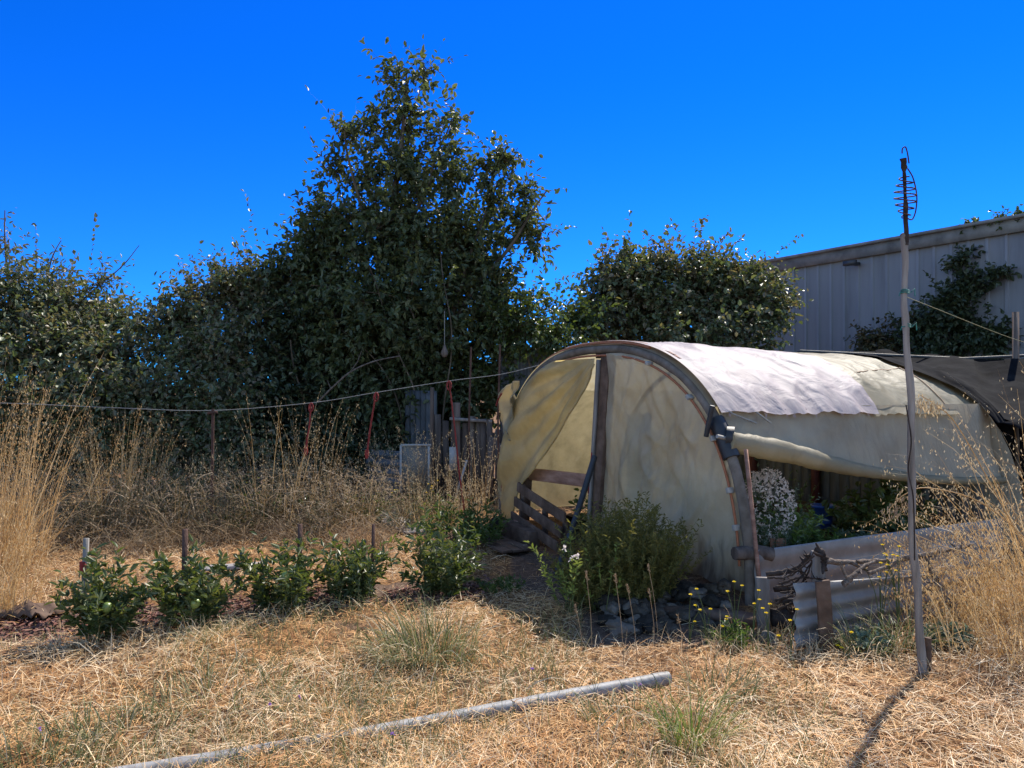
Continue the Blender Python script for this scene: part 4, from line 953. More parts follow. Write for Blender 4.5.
# the shrubs
br = dict(sprigs=2.8, splen=(.4, 1.15))
def bl(px, py, d, rx, ry, wgt=1.0): return lump(px, py, d, rx, ry, wgt, .75)
plant('bramble_bush', GD(-60, 11.4), 'bramble thicket cut by the left edge of the picture', 'bush', [bl(-70, 310, 12.4, 70, 50), bl(-25, 318, 12.2, 50, 48), bl(-50, 360, 11.4, 90, 45), bl(-40, 410, 10.7, 90, 40), bl(-50, 450, 10.6, 90, 40, .8)], 'leaf_bramble', [], 300, .085, .055, part='foliage', **br)
plant('bramble_bush', GD(70, 11.4), 'broad glossy bramble thicket behind the tall golden grass on the left', 'bush', [bl(30, 305, 12.4, 50, 40), bl(75, 312, 12.3, 40, 36), bl(112, 322, 12.2, 36, 30), bl(55, 345, 11.6, 70, 38), bl(118, 358, 11.5, 50, 36), bl(40, 395, 10.9, 66, 38), bl(105, 400, 10.8, 66, 40), bl(60, 445, 10.6, 90, 38, .8)], 'leaf_bramble', [], 330, .085, .055, part='foliage', **br)
plant('bramble_bush', GD(190, 11.6), 'rounded bramble thicket rising to the left foot of the tall tree', 'bush', [bl(172, 318, 12.3, 34, 30), bl(205, 300, 12.5, 34, 34), bl(238, 288, 12.6, 32, 36), bl(262, 290, 12.8, 30, 34), bl(195, 350, 11.7, 56, 36), bl(240, 340, 12.0, 40, 40), bl(165, 392, 11.0, 56, 38), bl(215, 400, 11.1, 56, 40), bl(190, 445, 10.7, 90, 38, .8)], 'leaf_bramble', [], 330, .085, .055, part='foliage', **br)
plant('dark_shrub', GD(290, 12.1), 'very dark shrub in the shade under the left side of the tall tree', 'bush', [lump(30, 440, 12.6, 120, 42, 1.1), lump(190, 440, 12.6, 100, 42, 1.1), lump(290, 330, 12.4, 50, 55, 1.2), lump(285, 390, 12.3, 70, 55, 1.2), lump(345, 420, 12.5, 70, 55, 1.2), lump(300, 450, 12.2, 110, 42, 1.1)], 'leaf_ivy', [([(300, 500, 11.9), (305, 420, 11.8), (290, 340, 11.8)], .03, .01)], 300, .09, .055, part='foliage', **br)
plant('small_tree', GD(20, 12.6), 'thin wispy sapling with willowy leaves standing above the bramble on the far left', 'tree', [lump(12, 255, 12.6, 26, 36, .42), lump(-15, 235, 12.6, 26, 34, .4), lump(50, 272, 12.6, 30, 24, .36), lump(100, 278, 12.5, 24, 20, .3)], 'leaf_bramble',
      [([(10, 480, 12.6), (12, 380, 12.6), (8, 300, 12.6), (5, 210, 12.6)], .05, .008), ([(11, 340, 12.6), (40, 290, 12.6), (60, 240, 12.6)], .03, .006), ([(40, 330, 12.6), (95, 290, 12.5), (140, 245, 12.5)], .02, .005)], 260, .10, .035, sprigs=4, splen=(.5, 1.0))
M['leaf_light'] = island_mat('leaf_light', [(.04, .06, .018), (.065, .09, .025), (.10, .125, .04)], .36, .55, .35, (1.4, 1.4, .6))
plant('leafy_bush', GD(545, 12.2), 'loose light green bush between the tall tree and the greenhouse', 'bush', [lump(515, 318, 12.2, 36, 34, .8), lump(555, 330, 12.0, 36, 30, .9), lump(582, 318, 12.8, 28, 30, .95), lump(545, 300, 12.6, 26, 20, .5), lump(500, 365, 13.0, 50, 42, 1), lump(550, 375, 13.0, 40, 40, 1)], 'leaf_light', [([(540, 490, 12.3), (535, 400, 12.2), (525, 330, 12.2)], .03, .01)], 300, .085, .055, part='foliage', sprigs=2.5, splen=(.3, .7))
plant('bramble_bush', GD(680, 14), 'big domed bush rising behind the greenhouse roof', 'bush', [lump(640, 290, 14, 60, 52), lump(690, 288, 14, 56, 54), lump(735, 298, 14, 50, 54), lump(602, 312, 14, 36, 42), lump(768, 298, 14, 26, 36), lump(680, 335, 13.8, 100, 40), lump(620, 272, 14, 34, 28, .8), lump(680, 420, 14, 110, 60, .7)],
      'leaf_bramble', [([(690, 500, 14), (690, 400, 14), (680, 320, 14)], .06, .02)], 300, .10, .065, part='foliage', stem='stem', sprigs=1.8, splen=(.35, .85))
def wall_pt(px, py, off=.25):
    k = (px-CX)/F; s = (k*w0[1]-w0[0])/(wd[0]-k*wd[1]); q = w0+wd*s+wn*off
    return P(px, py, q[1])
def wl(px, py, rx, ry, wgt=1, off=.3):
    c = wall_pt(px, py, off); k = c[1]/F; return (c, np.array([rx*k, .28, ry*k]), wgt)
plant('ivy_climber', wall_pt(955, 472), 'dark climber growing up the grey metal wall right of the pole', 'climber', [wl(955, 312, 34, 36, 1.1), wl(964, 280, 18, 22, .9), wl(961, 254, 7, 12, .7), wl(920, 330, 26, 20, 1), wl(990, 335, 30, 22, 1), wl(984, 277, 16, 6, .5), wl(955, 370, 60, 40, .9), wl(1000, 268, 10, 3, .4)], 'leaf_ivy', [], 420, .09, .06, part='foliage', sprigs=2.5, splen=(.2, .5), crad=(.1, .22))
plant('rusty_shrub', wall_pt(880, 470, .8), 'low shrub with rusty tinged leaves against the metal wall left of the pole', 'bush', [wl(880, 338, 28, 16, 1, .7), wl(902, 322, 12, 11, .8, .6), wl(870, 380, 40, 40, .8, .7)], 'leaf_rusty', [], 420, .085, .055, part='foliage', sprigs=2, splen=(.2, .5), crad=(.1, .25))
plant('roof_weed', wall_pt(985, 222, -.2), 'straggly green weed on the flat roof edge at the right', 'weed', [wl(975, 220, 14, 2.5, .8, -.15), wl(1012, 213, 12, 3, .9, -.15)], 'leaf_light', [], 300, .07, .045, part='foliage', sprigs=6, splen=(.12, .3), crad=(.06, .12))
mb = MB(); q = [P(318, 402, 11.0), P(335, 385, 10.9), P(352, 371, 10.9), P(375, 361, 11.0), P(400, 356, 11.2)]
pts = smooth_path(q, 22); tube(mb, pts, np.linspace(.016, .008, 22), 7, rough=.12)
tube(mb, [pts[10], pts[10]+[.1, 0, .14], pts[10]+[.16, 0, .3]], [.008, .006, .004], 5); tube(mb, [pts[4], pts[4]+[-.05, 0, .12]], [.008, .004], 5)
tag(mb.build('dead_branch', M['twig'], loc=pts[0]), 'pale bare branch arching out of the dark shrubs above the red cords', 'branch')

# ------------------------------------------------------------------ small plants
def herb(name, base, label, cat, n_st, h, spread, leafmat, leaf, wid, per, group=None, stemw=.006, lean=.5, droop=.25, lo=.15, stemmat='stem_green', nup=.7):
    """many stems from one root, each carrying leaves"""
    base = np.asarray(base, float); root = empty(name, base, label, cat, group); lf, st = MB(), MB()
    a = rng.uniform(0, 2*np.pi, n_st); r = np.sqrt(rng.uniform(0, 1, n_st)); hv = np.stack([np.cos(a), np.sin(a), np.zeros(n_st)], 1)
    b = base + hv*(r*spread*.35)[:, None]; d0 = norm(hv*(r*lean)[:, None] + np.array([0, 0, 1.]) + rng.normal(size=(n_st, 3))*.12)
    ln = h*rng.uniform(.5, 1.1, n_st)*(1.08-.25*r)
    pts = ribbons(st, b, d0, ln, stemw, droop*r, 5, want=True)
    u = np.sort(rng.uniform(lo, 1.0, (n_st, per)), 1); pp, tg = interp_pts(pts, u)
    sd = rng.normal(size=(n_st, per, 3)); sd[..., 2] *= .5; d = norm(norm(sd)*.85 + tg*.55).reshape(-1, 3)
    nr = np.array([0, 0, nup]) + rng.normal(size=(n_st*per, 3))*.5; sz = rng.uniform(.6, 1.15, n_st*per)
    leafset(lf, pp.reshape(-1, 3), d, nr, leaf*sz, wid*sz)
    lf.build('foliage', M[leafmat], root, smooth=False); st.build('stems', M[stemmat], root, smooth=False)
    return root
M['stem_green'] = island_mat('stem_green', [(.05, .07, .02), (.09, .11, .035)], .6, .3, 0)

# row of pepper plants
for px_, y, h, sp, lb in ((106, 636, .50, .75, 'leafy pepper plant at the left end of the row by the pale stake'), (192, 626, .47, .95, 'broad pepper plant second from the left around a rusty stake'),
                          (284, 612, .56, .85, 'tall dark pepper plant in the middle of the row by the long rusty stake'), (352, 603, .46, .75, 'smaller pepper plant left of the thin rusty stake'), (442, 594, .60, .95, 'bushy pepper plant at the right end of the row by the trodden path')):
    q = G(px_, y)
    r_ = herb('pepper_plant', q, lb, 'plant', 44, h*1.1, sp*.45, 'leaf_pepper', .076, .026, 28, 'plants in the row', .007, .36, .3, .08, 'stem_green', .45)
M['fruit'] = noise_mat('fruit', [(.10, .16, .03), (.18, .22, .06)], 12, (1, 1, 1), .35, .5, 0)
for (x_, y_, lb) in ((108, 607, 'pale green fruit hanging in the leftmost pepper plant'), (196, 603, 'yellow green fruit hanging low in the second pepper plant'), (286, 576, 'green fruit high in the tall middle pepper plant')):
    d = {108: 4.9, 196: 5.05, 286: 5.35}[x_]; c = P(x_, y_, d); mb = MB(); rock(mb, c, [.03, .03, .036], x_, lump=.12); tag(mb.build('green_fruit', M['fruit'], loc=c), lb, 'fruit')

# rosemary and its neighbours in the shade of the greenhouse
herb('rosemary_bush', GD(632, 5.85), 'dense dark green rosemary bush before the front plastic panel', 'bush', 380, .76, .72, 'leaf_rosemary', .040, .0115, 56, None, .006, .28, .2, .08, 'stem_green', .4)
herb('rosemary_bush', GD(592, 5.7), 'lower left shoulder of dark shrubby herb beside the chartreuse shoots', 'bush', 130, .5, .4, 'leaf_rosemary', .038, .011, 44, None, .005, .4, .2, .08, 'stem_green', .4)
herb('lime_shoots', P(574, 590, 5.55)*[1, 1, 0], 'bright yellow green leafy shoots at the left of the rosemary bush', 'plant', 15, .62, .30, 'leaf_lime', .045, .016, 26, None, .006, .5, .2, .3)
herb('lime_shoots', P(603, 590, 5.5)*[1, 1, 0], 'small yellow green shoots rising through the rosemary front', 'plant', 5, .58, .15, 'leaf_lime', .04, .014, 22, None, .005, .35, .2, .5)
for x_, y_ in ((573, 557), (577, 556), (571, 560), (565, 548)):
    c = P(x_, y_, 5.42); mb = MB(); leafset(mb, np.repeat(c[None], 6, 0), rand_dirs(6), rand_dirs(6, .5), .028, .016)
    tag(mb.build('white_blossom', M['petal_white'], loc=c, smooth=False), 'tiny white blossom low at the left side of the rosemary bush', 'flower', 'white blossoms in the rosemary')
# rocks heaped under the panel
rk_i = 0
for k in range(64):
    px_ = rng.uniform(598, 735); d = rng.uniform(5.15, 6.05); 
    x_ = (px_-CX)/F*d; hx, hs = house_xy(x_, d)
    if hs > -.12 or px_ < 615 and d < 5.3: continue
    r_ = rng.uniform(.035, .075); mt = ['rock', 'rock_dark', 'rock', 'rock_dark', 'rock_pale'][k % 5]
    mb = MB(); c = np.array([x_, d, float(gz(x_, d)) + r_*.35 + max(0, .16-abs(d-5.75)*.4)*.6]); rock(mb, c, r_*np.array([1.25, 1, .75]), k+.5, lump=.62)
    lb = {'rock': 'mid grey fieldstone in the rock heap under the plastic panel', 'rock_dark': 'dark bluish fieldstone in the rock heap under the plastic panel', 'rock_pale': 'pale fieldstone in the rock heap under the plastic panel'}[mt]
    tag(mb.build('fieldstone', M[mt], loc=c, smooth=False), lb, 'rock', 'fieldstones heaped at the greenhouse foot')
mb = MB(); c = G(768, 641); rock(mb, c+[0, 0, .05], .06, 77, .8); tag(mb.build('fieldstone', M['rock_pale'], loc=c), 'round pale stone before the twig tangle', 'rock')
mb = MB(); q = G(700, 618); beam(mb, q+[-.25, .1, .05], q+[.35, -.1, .04], .12, .06, [0, 1, 0], jit=.01, seg=4); tag(mb.build('weathered_board', M['wood_brown'], loc=q), 'rough short board lying on the earth below the right end of the panel', 'board')

# white flowering bush and greens inside
c = P(765, 560, 6.35); c[2] = .12
wb = herb('white_flower_bush', c, 'bush covered in small whitish flowers right of the greenhouse leg', 'bush', 120, .78, .5, 'leaf_silver', .03, .008, 20, None, .004, .42, .1, .2)
mb = MB(); n = 520; dv = rand_dirs(n, .25); p = c + np.array([.02, 0, .52]) + dv*np.array([.22, .22, .30])*rng.uniform(.8, 1.05, (n, 1))
for k in range(3): leafset(mb, p, rand_dirs(n, .3), rand_dirs(n, .8), rng.uniform(.018, .03, n), .014)
mb.build('blossoms', M['petal_white'], wb, smooth=False)['kind'] = 'stuff'
for px_, d, h, sp, lm, L_, W_, lb in ((785, 6.5, .42, .5, 'leaf_sunlit', .07, .035, 'bright green leafy plant behind the grey sheet right of the white flowers'), (778, 7.0, .95, .2, 'leaf_light', .05, .02, 'tall slim green plant before the white rack'),
                                  (750, 7.0, .95, .25, 'leaf_silver', .05, .018, 'tall greyish plant behind the white flowering bush'), (800, 6.9, .28, .4, 'leaf_silver', .06, .025, 'grey green plant left of the blue bucket'), (830, 6.75, .16, .8, 'leaf_sunlit', .06, .02, 'low green patch below the blue bucket'),
                                  (872, 7.1, .45, .6, 'leaf_light', .10, .05, 'dark leafy plant right of the concrete block'), (890, 7.4, .55, .6, 'leaf_light', .09, .05, 'dark plant at the right end of the bed behind the pole'), (858, 6.9, .18, .6, 'leaf_silver', .06, .018, 'low grey green plant along the grey sheet'),
                                  (799, 7.0, .5, .12, 'leaf_sunlit', .04, .018, 'single upright green spike left of the blue bucket')):
    q = GD(px_, d); q[2] = .22; herb('garden_plant', q, lb, 'plant', int(16+40*sp), h, sp, lm, L_, W_, 16, 'plants in the bed inside')
q = W(.35, .92, .05); herb('tall_plant', q, 'tall green plant showing dimly through the front plastic panel', 'plant', 5, 1.35, .3, 'leaf_weed', .07, .025, 40, None, .008, .12, .05, .1)
q = W(.5, -.62, .02); herb('garden_plant', q, 'leafy green plant with reddish tips seen through the open doorway', 'plant', 12, .62, .35, 'leaf_weed', .07, .035, 14)
q = W(.5, -.35, .02); herb('garden_plant', q, 'reddish brown leafy plant seen through the open doorway', 'plant', 12, .52, .3, 'leaf_rusty', .06, .03, 14)
for px_, d, h, sp, lm, L_, W_, lb in ((400, 9.0, .30, .5, 'leaf_silver', .04, .012, 'feathery grey green weed beside the grey path board'), (455, 8.4, .45, .8, 'leaf_weed', .07, .022, 'leafy green weed behind the plant at the right end of the row'), (483, 8.0, .42, .5, 'leaf_weed', .09, .022, 'green weed at the edge of the trodden path'),
                                  (425, 9.8, .35, .9, 'leaf_weed', .06, .02, 'low green weeds before the framed panel'), (240, 8.6, .3, .7, 'leaf_weed', .06, .02, 'low green weed in the brown grass behind the row'), (255, 9.4, .75, .6, 'leaf_light', .06, .025, 'dark green weed standing in the brown grass near the centre left'), (140, 9.8, .7, .8, 'leaf_light', .05, .02, 'pale green weed beneath the bramble on the left'),
                                  (870, 4.75, .13, .25, 'leaf_silver', .05, .02, 'silvery rosette weed right of the tall pole'), (945, 4.75, .12, .35, 'leaf_silver', .07, .03, 'broad silvery weed lying right of the dark peg'), (735, 4.95, .15, .3, 'leaf_weed', .045, .014, 'low green weed below the yellow flowers'), (445, 6.2, .3, .3, 'leaf_weed', .05, .02, 'small weed leaning over the trodden path'), (500, 6.1, .12, .4, 'leaf_weed', .04, .015, 'low green weed at the shadow edge on the path')):
    herb('leafy_weed', GD(px_, d), lb, 'weed', int(14+30*sp), h, sp, lm, L_, W_, 15, 'green weeds')

# yellow flowers on thin stalks
def yellow_flower(base, hts, label):
    root = empty('yellow_flower', base, label, 'flower', 'yellow flowers on thin stalks'); st = MB()
    for hx_, hz in hts:
        tip = base + np.array([hx_, rng.uniform(-.04, .04), hz]); mid = base + np.array([hx_*.3, 0, hz*.6])
        tube(st, smooth_path([base, mid, tip], 8), np.linspace(.0035, .0018, 8), 5)
        fl = MB(); a = np.linspace(0, 2*np.pi, 11)[:-1]; dv = np.stack([np.cos(a), np.sin(a)*.8-.3, .35+0*a], 1); leafset(fl, np.repeat(tip[None], 10, 0), dv, np.repeat([[0, -.5, 1.]], 10, 0), .014, .008, 0)
        leafset(fl, np.repeat(tip[None], 6, 0), rand_dirs(6, .6), rand_dirs(6), .010, .008, 0); fl.build('blossom', M['petal_yellow'], root, smooth=False)
    st.build('stalk', M['stem_green'], root)
YF = [(689, 4.9, 'leftmost yellow flower stalk before the dark rock heap'), (706, 5.0, 'yellow flower stalk before the brown foot of the panel'), (722, 4.9, 'yellow flower stalk left of the greenhouse leg'), (735, 5.0, 'tallest yellow flower stalk before the greenhouse leg'), (752, 4.9, 'yellow flower stalk right of the greenhouse leg'), (768, 4.75, 'yellow flower stalk before the twig tangle'), (790, 4.6, 'short yellow flower stalk left of the corrugated sheet'), (848, 4.6, 'low yellow flower stalk before the corrugated sheet')]
for px_, d, lb in YF:
    b = GD(px_, d); h = {735: .42, 848: .16, 790: .24}.get(px_, rng.uniform(.26, .36)); yellow_flower(b, [(rng.uniform(-.07, .07), h*rng.uniform(.5, 1.25)) for _ in range(3)], lb)
for px_, d, h, lb in ((898, 4.95, .62, 'tall yellow weed flowering beside the pole above the branches'), (880, 5.0, .5, 'yellow weed flowering left of the pole before the branches'), (430, 9.3, .5, 'yellow flowering weed before the framed panel'), (390, 9.6, .45, 'yellow flowering weed left of the framed panel'), (255, 8.9, .55, 'yellow flowering weed amid the brown grass on the left')):
    b = GD(px_, d); yellow_flower(b, [(rng.uniform(-.12, .12), h*rng.uniform(.7, 1.05)) for _ in range(6)], lb)
for px_, py_, lb in ((270, 708, 'small purple flower in the grass left of the pipe middle'), (300, 700, 'small purple flower amid the green grass at lower left'), (42, 730, 'blue purple flower at the lower left corner'), (393, 745, 'small purple flower below the pipe'), (640, 686, 'purple flower against the right end of the pipe'), (532, 672, 'small purple flower above the middle of the pipe')):
    b = G(px_, py_+14); root = empty('purple_flower', b, lb, 'flower', 'small purple flowers'); st = MB(); t_ = b+[0, 0, .09]; tube(st, [b, t_], .002, 4); st.build('stalk', M['stem_green'], root)
    fl = MB(); leafset(fl, np.repeat(t_[None], 9, 0), rand_dirs(9, .5), rand_dirs(9), .014, .008); fl.build('blossom', M['petal_purple'], root, smooth=False)

# ------------------------------------------------------------------ grass
def oats(name, base, n, h, spread, label, cat='grass', lean=(0, 0), seeds=14, smat='dry_stalk', hmat='oat', group=None, width=.0045, droop=.35, blades=1.2, leanr=.25, hz=0):
    base = np.asarray(base, float); root = empty(name, base, label, cat, group); st, hd = MB(), MB()
    a = rng.uniform(0, 2*np.pi, n); r = np.sqrt(rng.uniform(0, 1, n))*spread
    b = base + np.stack([np.cos(a)*r, np.sin(a)*r*.7, np.zeros(n)], 1); b[:, 2] = gz(b[:, 0], b[:, 1])
    d0 = norm(np.stack([np.cos(a)*leanr*rng.uniform(0, 1, n)+lean[0]*rng.uniform(.5, 1.3, n), np.sin(a)*leanr*rng.uniform(0, 1, n)+lean[1], np.ones(n)], 1) + rng.normal(size=(n, 3))*.08)
    ln = h*rng.uniform(.4, 1.1, n); pts = ribbons(st, b, d0, ln, width*rng.uniform(.6, 1.5, n), droop*rng.uniform(.2, 1.2, n), 7, want=True)
    nb = int(n*blades)
    if nb:
        i = rng.integers(0, n, nb); ribbons(st, b[i]+rng.normal(0, .03, (nb, 3))*[1, 1, 0], norm(d0[i]+rng.normal(size=(nb, 3))*.28), ln[i]*rng.uniform(.3, .7, nb), width*1.6, rng.uniform(.3, 1.1, nb), 4)
    if seeds:
        u = rng.uniform(.66, 1, (n, seeds)); pp, tg = interp_pts(pts, u); off = rng.normal(size=(n, seeds, 3))*.021*(1.25-u)[..., None]*2.2; off[..., 2] -= .012
        q = (pp+off).reshape(-1, 3); m = len(q); d = np.array([0, 0, -1.]) + rng.normal(size=(m, 3))*.38
        leafset(hd, q, d, rand_dirs(m), rng.uniform(.016, .027, m), rng.uniform(.005, .008, m), .3)
    st.build('stalks', M[smat], root, smooth=False)
    if seeds: tag(hd.build('seed_heads', M[hmat], root, smooth=False), kind='stuff')
    return root
GL = 'clumps of tall dry grass on the left'
for px_, d, n, h, sp, lb, ln in ((-30, 6.6, 170, 1.9, .40, 'tallest golden grass clump at the left edge of the picture', (.05, 0)), (15, 7.0, 130, 1.68, .28, 'golden grass clump just inside the left edge', (.08, 0)), (-10, 5.6, 120, .8, .35, 'low straw clump at the left edge below the tall grass', (.1, 0)), (55, 8.4, 50, .9, .4, 'loose brown grass clump between the two golden clumps', (0, 0)),
                                 (112, 8.6, 130, 1.45, .22, 'upright golden grass clump before the bramble', (.02, 0)), (142, 8.7, 60, 1.35, .2, 'right neighbour of the upright golden clump', (.06, 0)), (185, 8.9, 50, .95, .45, 'thin brown oat clump left of the string rod', (0, 0)), (235, 8.8, 50, 1.0, .45, 'thin brown oat clump right of the string rod', (0, 0)),
                                 (290, 8.9, 44, 1.55, .45, 'tall thin wild oats before the very dark shrub', (.02, 0)), (318, 9.0, 36, 1.5, .35, 'tall thin wild oats beside the faded red cord', (.0, 0)), (345, 8.9, 50, 1.0, .4, 'brown grass clump left of the short red cord', (0, 0))):
    oats('dry_grass_clump', GD(px_, d), n, h, sp, lb, lean=ln, group=GL, seeds=10 if h > 1.2 else 12, hmat='oat' if px_ > 170 else 'dry_stalk')
for px_, d, n, h, sp, lb in ((400, 10.2, 34, 1.15, .35, 'wild oats before the framed panel'), (440, 10.1, 34, 1.15, .35, 'wild oats before the picket fence'), (478, 9.8, 30, 1.05, .3, 'wild oats left of the curtain foot'), (430, 9.4, 60, .65, .6, 'mixed low oats and weeds at the end of the path'), (460, 8.9, 60, .6, .5, 'low brown oats behind the right end of the row')):
    oats('wild_oats', GD(px_, d), n, h, sp, lb, group='wild oats by the fence', seeds=18, blades=1.0)
for px_, d, n, h, sp, lb, ln in ((1075, 5.0, 90, 1.75, .4, 'tall wild oats arching in from the right edge', (-.22, -.05)), (1040, 5.3, 95, 1.3, .45, 'dense dry oats at the right edge below the tall ones', (-.28, 0)), (1000, 5.5, 95, .95, .45, 'dry oats before the right end of the sheets', (-.3, 0)), (960, 5.0, 90, .55, .4, 'short dry grass right of the tall pole', (-.1, 0)), (1030, 4.5, 130, .8, .5, 'brown dry grass at the right edge in the foreground', (-.15, 0))):
    oats('wild_oats', GD(px_, d), n, h, sp, lb, lean=ln, group='wild oats at the right edge', seeds=13, hmat='oat' if h > 1 else 'dry_stalk', droop=.6, width=.0042)
for pxs, lb in ((((1080, 660, 4.6), (1040, 560, 4.5), (985, 505, 4.45), (930, 488, 4.4), (905, 494, 4.4), (888, 510, 4.4)), 'long dry stem arching left past the pole with a brown drooping head'), (((1070, 640, 4.5), (1020, 540, 4.4), (960, 430, 4.4), (935, 405, 4.4), (920, 395, 4.4)), 'long oat stem leaning left with a nodding pale head'), (((1075, 650, 4.7), (1030, 600, 4.6), (980, 560, 4.5), (940, 545, 4.5), (905, 530, 4.5)), 'lower dry stem arching left before the grey sheet')):
    pts = smooth_path([P(*q) for q in pxs], 30); pts[0][2] = 0; root = empty('wild_oats', pts[0], lb, 'grass', 'wild oats at the right edge'); mb = MB(); tube(mb, pts, np.linspace(.005, .002, 30), 5); mb.build('stalk', M['dry_stalk'], root)
    hd = MB(); n = 110; i = rng.integers(21, 30, n); q = pts[i] + rng.normal(size=(n, 3))*[.035, .03, .02] - [0, 0, .03]; leafset(hd, q, np.array([0, 0, -1.]) + rng.normal(size=(n, 3))*.3, rand_dirs(n), rng.uniform(.02, .04, n), .007, .3); hd.build('seed_heads', M['oat' if 'nodding' in lb else 'oat_dark'], root, smooth=False)
# green tufts
for px_, y, n, h, sp, mt, lb, ln in ((425, 660, 420, .36, .30, 'green_blade', 'large green grass tuft in the dry lawn before the right plant of the row', (-.1, -.2)), (690, 745, 170, .36, .14, 'green_fresh', 'upright green grass tuft at the bottom right of the pipe end', (0, 0)), (868, 652, 90, .34, .18, 'green_blade', 'green grass tuft left of the tall pole before the corrugated sheet', (-.1, 0)), (905, 650, 110, .36, .16, 'green_blade', 'yellowing grass tuft at the foot of the tall pole', (.05, 0)),
                                 (720, 690, 90, .26, .22, 'green_blade', 'thin grass tuft right of the pipe end', (.1, 0)), (120, 735, 260, .20, .34, 'green_blade', 'flattened grey green tuft in the lower left', (.1, -.2)), (40, 765, 200, .2, .3, 'green_blade', 'green tuft at the bottom left corner', (0, 0)), (215, 700, 240, .2, .4, 'green_blade', 'spreading green tuft at lower left above the pipe', (.1, -.1)), (330, 705, 200, .2, .32, 'green_blade', 'low green tuft above the middle of the pipe', (.1, -.1)), (620, 725, 110, .2, .2, 'green_blade', 'thin green tuft below the right half of the pipe', (0, 0)), (960, 610, 160, .3, .3, 'green_blade', 'green and straw tuft at the right before the oats', (-.1, 0)), (745, 640, 120, .2, .25, 'green_blade', 'green tuft at the shadow edge below the greenhouse leg', (0, 0)), (210, 640, 100, .16, .2, 'green_blade', 'small green tuft before the second pepper plant', (0, 0))):
    q = G(px_, y); root = empty('grass_tuft', q, lb, 'grass', 'green grass tufts'); mb = MB(); a = rng.uniform(0, 2*np.pi, n); r = np.sqrt(rng.uniform(0, 1, n))*sp
    b = q + np.stack([np.cos(a)*r, np.sin(a)*r*.7, 0*a], 1); b[:, 2] = gz(b[:, 0], b[:, 1])
    ribbons(mb, b, norm(np.stack([np.cos(a)*.4+ln[0], np.sin(a)*.4+ln[1], np.ones(n)], 1) + rng.normal(size=(n, 3))*.25), h*rng.uniform(.45, 1.15, n), rng.uniform(.004, .007, n), rng.uniform(.3, 1.4, n), 5)
    mb.build('blades', M[mt], root, smooth=False)
    mb = MB(); k = n//3; i = rng.integers(0, n, k); ribbons(mb, b[i], norm(np.stack([np.cos(a[i])*.5, np.sin(a[i])*.5, np.ones(k)], 1) + rng.normal(size=(k, 3))*.3), h*rng.uniform(.5, 1.2, k), .0045, rng.uniform(.4, 1.2, k), 5); mb.build('dry_blades', M['straw'], root, smooth=False)
for px_, y0, y1, lb in ((624, 668, 575, 'brown foxtail stalk left of the rock heap'), (592, 655, 572, 'leftmost brown foxtail stalk before the rosemary bush'), (637, 655, 585, 'short foxtail stalk before the rock heap'), (655, 655, 590, 'foxtail stalk before the middle of the rock heap'), (658, 640, 565, 'thin foxtail stalk before the plastic panel foot'), (683, 650, 615, 'short foxtail stalk at the right of the rock heap'), (583, 650, 605, 'small foxtail stalk at the shadow edge')):
    q = G(px_, y0); d = q[1]; t_ = P(px_ - 10 + (px_ % 7), y1, d); root = empty('foxtail_stalk', q, lb, 'grass', 'foxtail stalks'); mb = MB(); pts = smooth_path([q, (q*.5+t_*.5)+[.01, 0, 0], t_], 10); tube(mb, pts, .0018, 5); mb.build('stalk', M['oat_dark'], root)
    mb = MB(); n = 40; u = rng.uniform(0, .05, n); p = t_ + norm(t_-pts[-2])*(-u[:, None]) ; leafset(mb, p, norm(t_-pts[-2]) + rng.normal(size=(n, 3))*.45, rand_dirs(n), .018, .0035); mb.build('seed_head', M['oat_dark'], root, smooth=False)

def scatter(n, y0, y1, pw=1.3, wide=.78):
    y = y0 + (y1-y0)*rng.uniform(0, 1, n)**pw; x = rng.uniform(-1, 1, n)*(y*wide+.4); return x, y
def free(x, y):
    return bare(x, y) < .5
def field(x, y, s, seed): return np.sin(x*s*1.3+seed)*np.sin(y*s+seed*2.1) + .6*np.sin(x*s*2.9-y*s*1.7+seed*3) + .4*np.sin(y*s*4.1+x*s*.9+seed)
# straw lying on the ground
def litter(name, mat, n, y0, y1, L_, W_, tilt, seed, thr, zr=.03, keep=None, pw=1.5):
    x, y = scatter(n, y0, y1, pw); f = field(x, y, 1.7, seed) + rng.normal(0, .5, n); k = f > thr; k &= free(x, y) | (rng.uniform(0, 1, n) < .16)
    if keep is not None: k &= keep(x, y)
    x, y = x[k], y[k]; m = len(x); a = rng.uniform(0, 2*np.pi, m) + .6*field(x, y, .8, seed+2)
    d = np.stack([np.cos(a), np.sin(a), rng.normal(tilt, tilt*.8+.03, m)], 1)
    b = np.stack([x, y, gz(x, y)+rng.uniform(.003, zr, m)*np.clip(1+.6*field(x, y, 1.1, seed), .3, 2)], 1); mb = MB()
    s = np.stack([-np.sin(a), np.cos(a), rng.normal(0, .4, m)], 1)
    ribbons(mb, b, d, rng.uniform(*L_, m), rng.uniform(*W_, m), rng.uniform(.0, .4, m), 2, s, taper=.5)
    tag(mb.build(name, M[mat], smooth=False), kind='stuff'); return m
def lab(o_name, label): 
    o = bpy.data.objects[o_name]; o['label'] = label; o['category'] = 'grass'
litter('thatch', 'thatch', 90000, 2.5, 10.5, (.03, .12), (.002, .0045), .14, 1.3, -.6, .04); lab('thatch', 'orange brown thatch of old straw matted over the ground')
litter('straw_litter', 'straw', 100000, 2.5, 10.5, (.03, .14), (.0014, .0032), .2, 4.1, -.2, .055); lab('straw_litter', 'pale loose straw lying scattered over the ground')
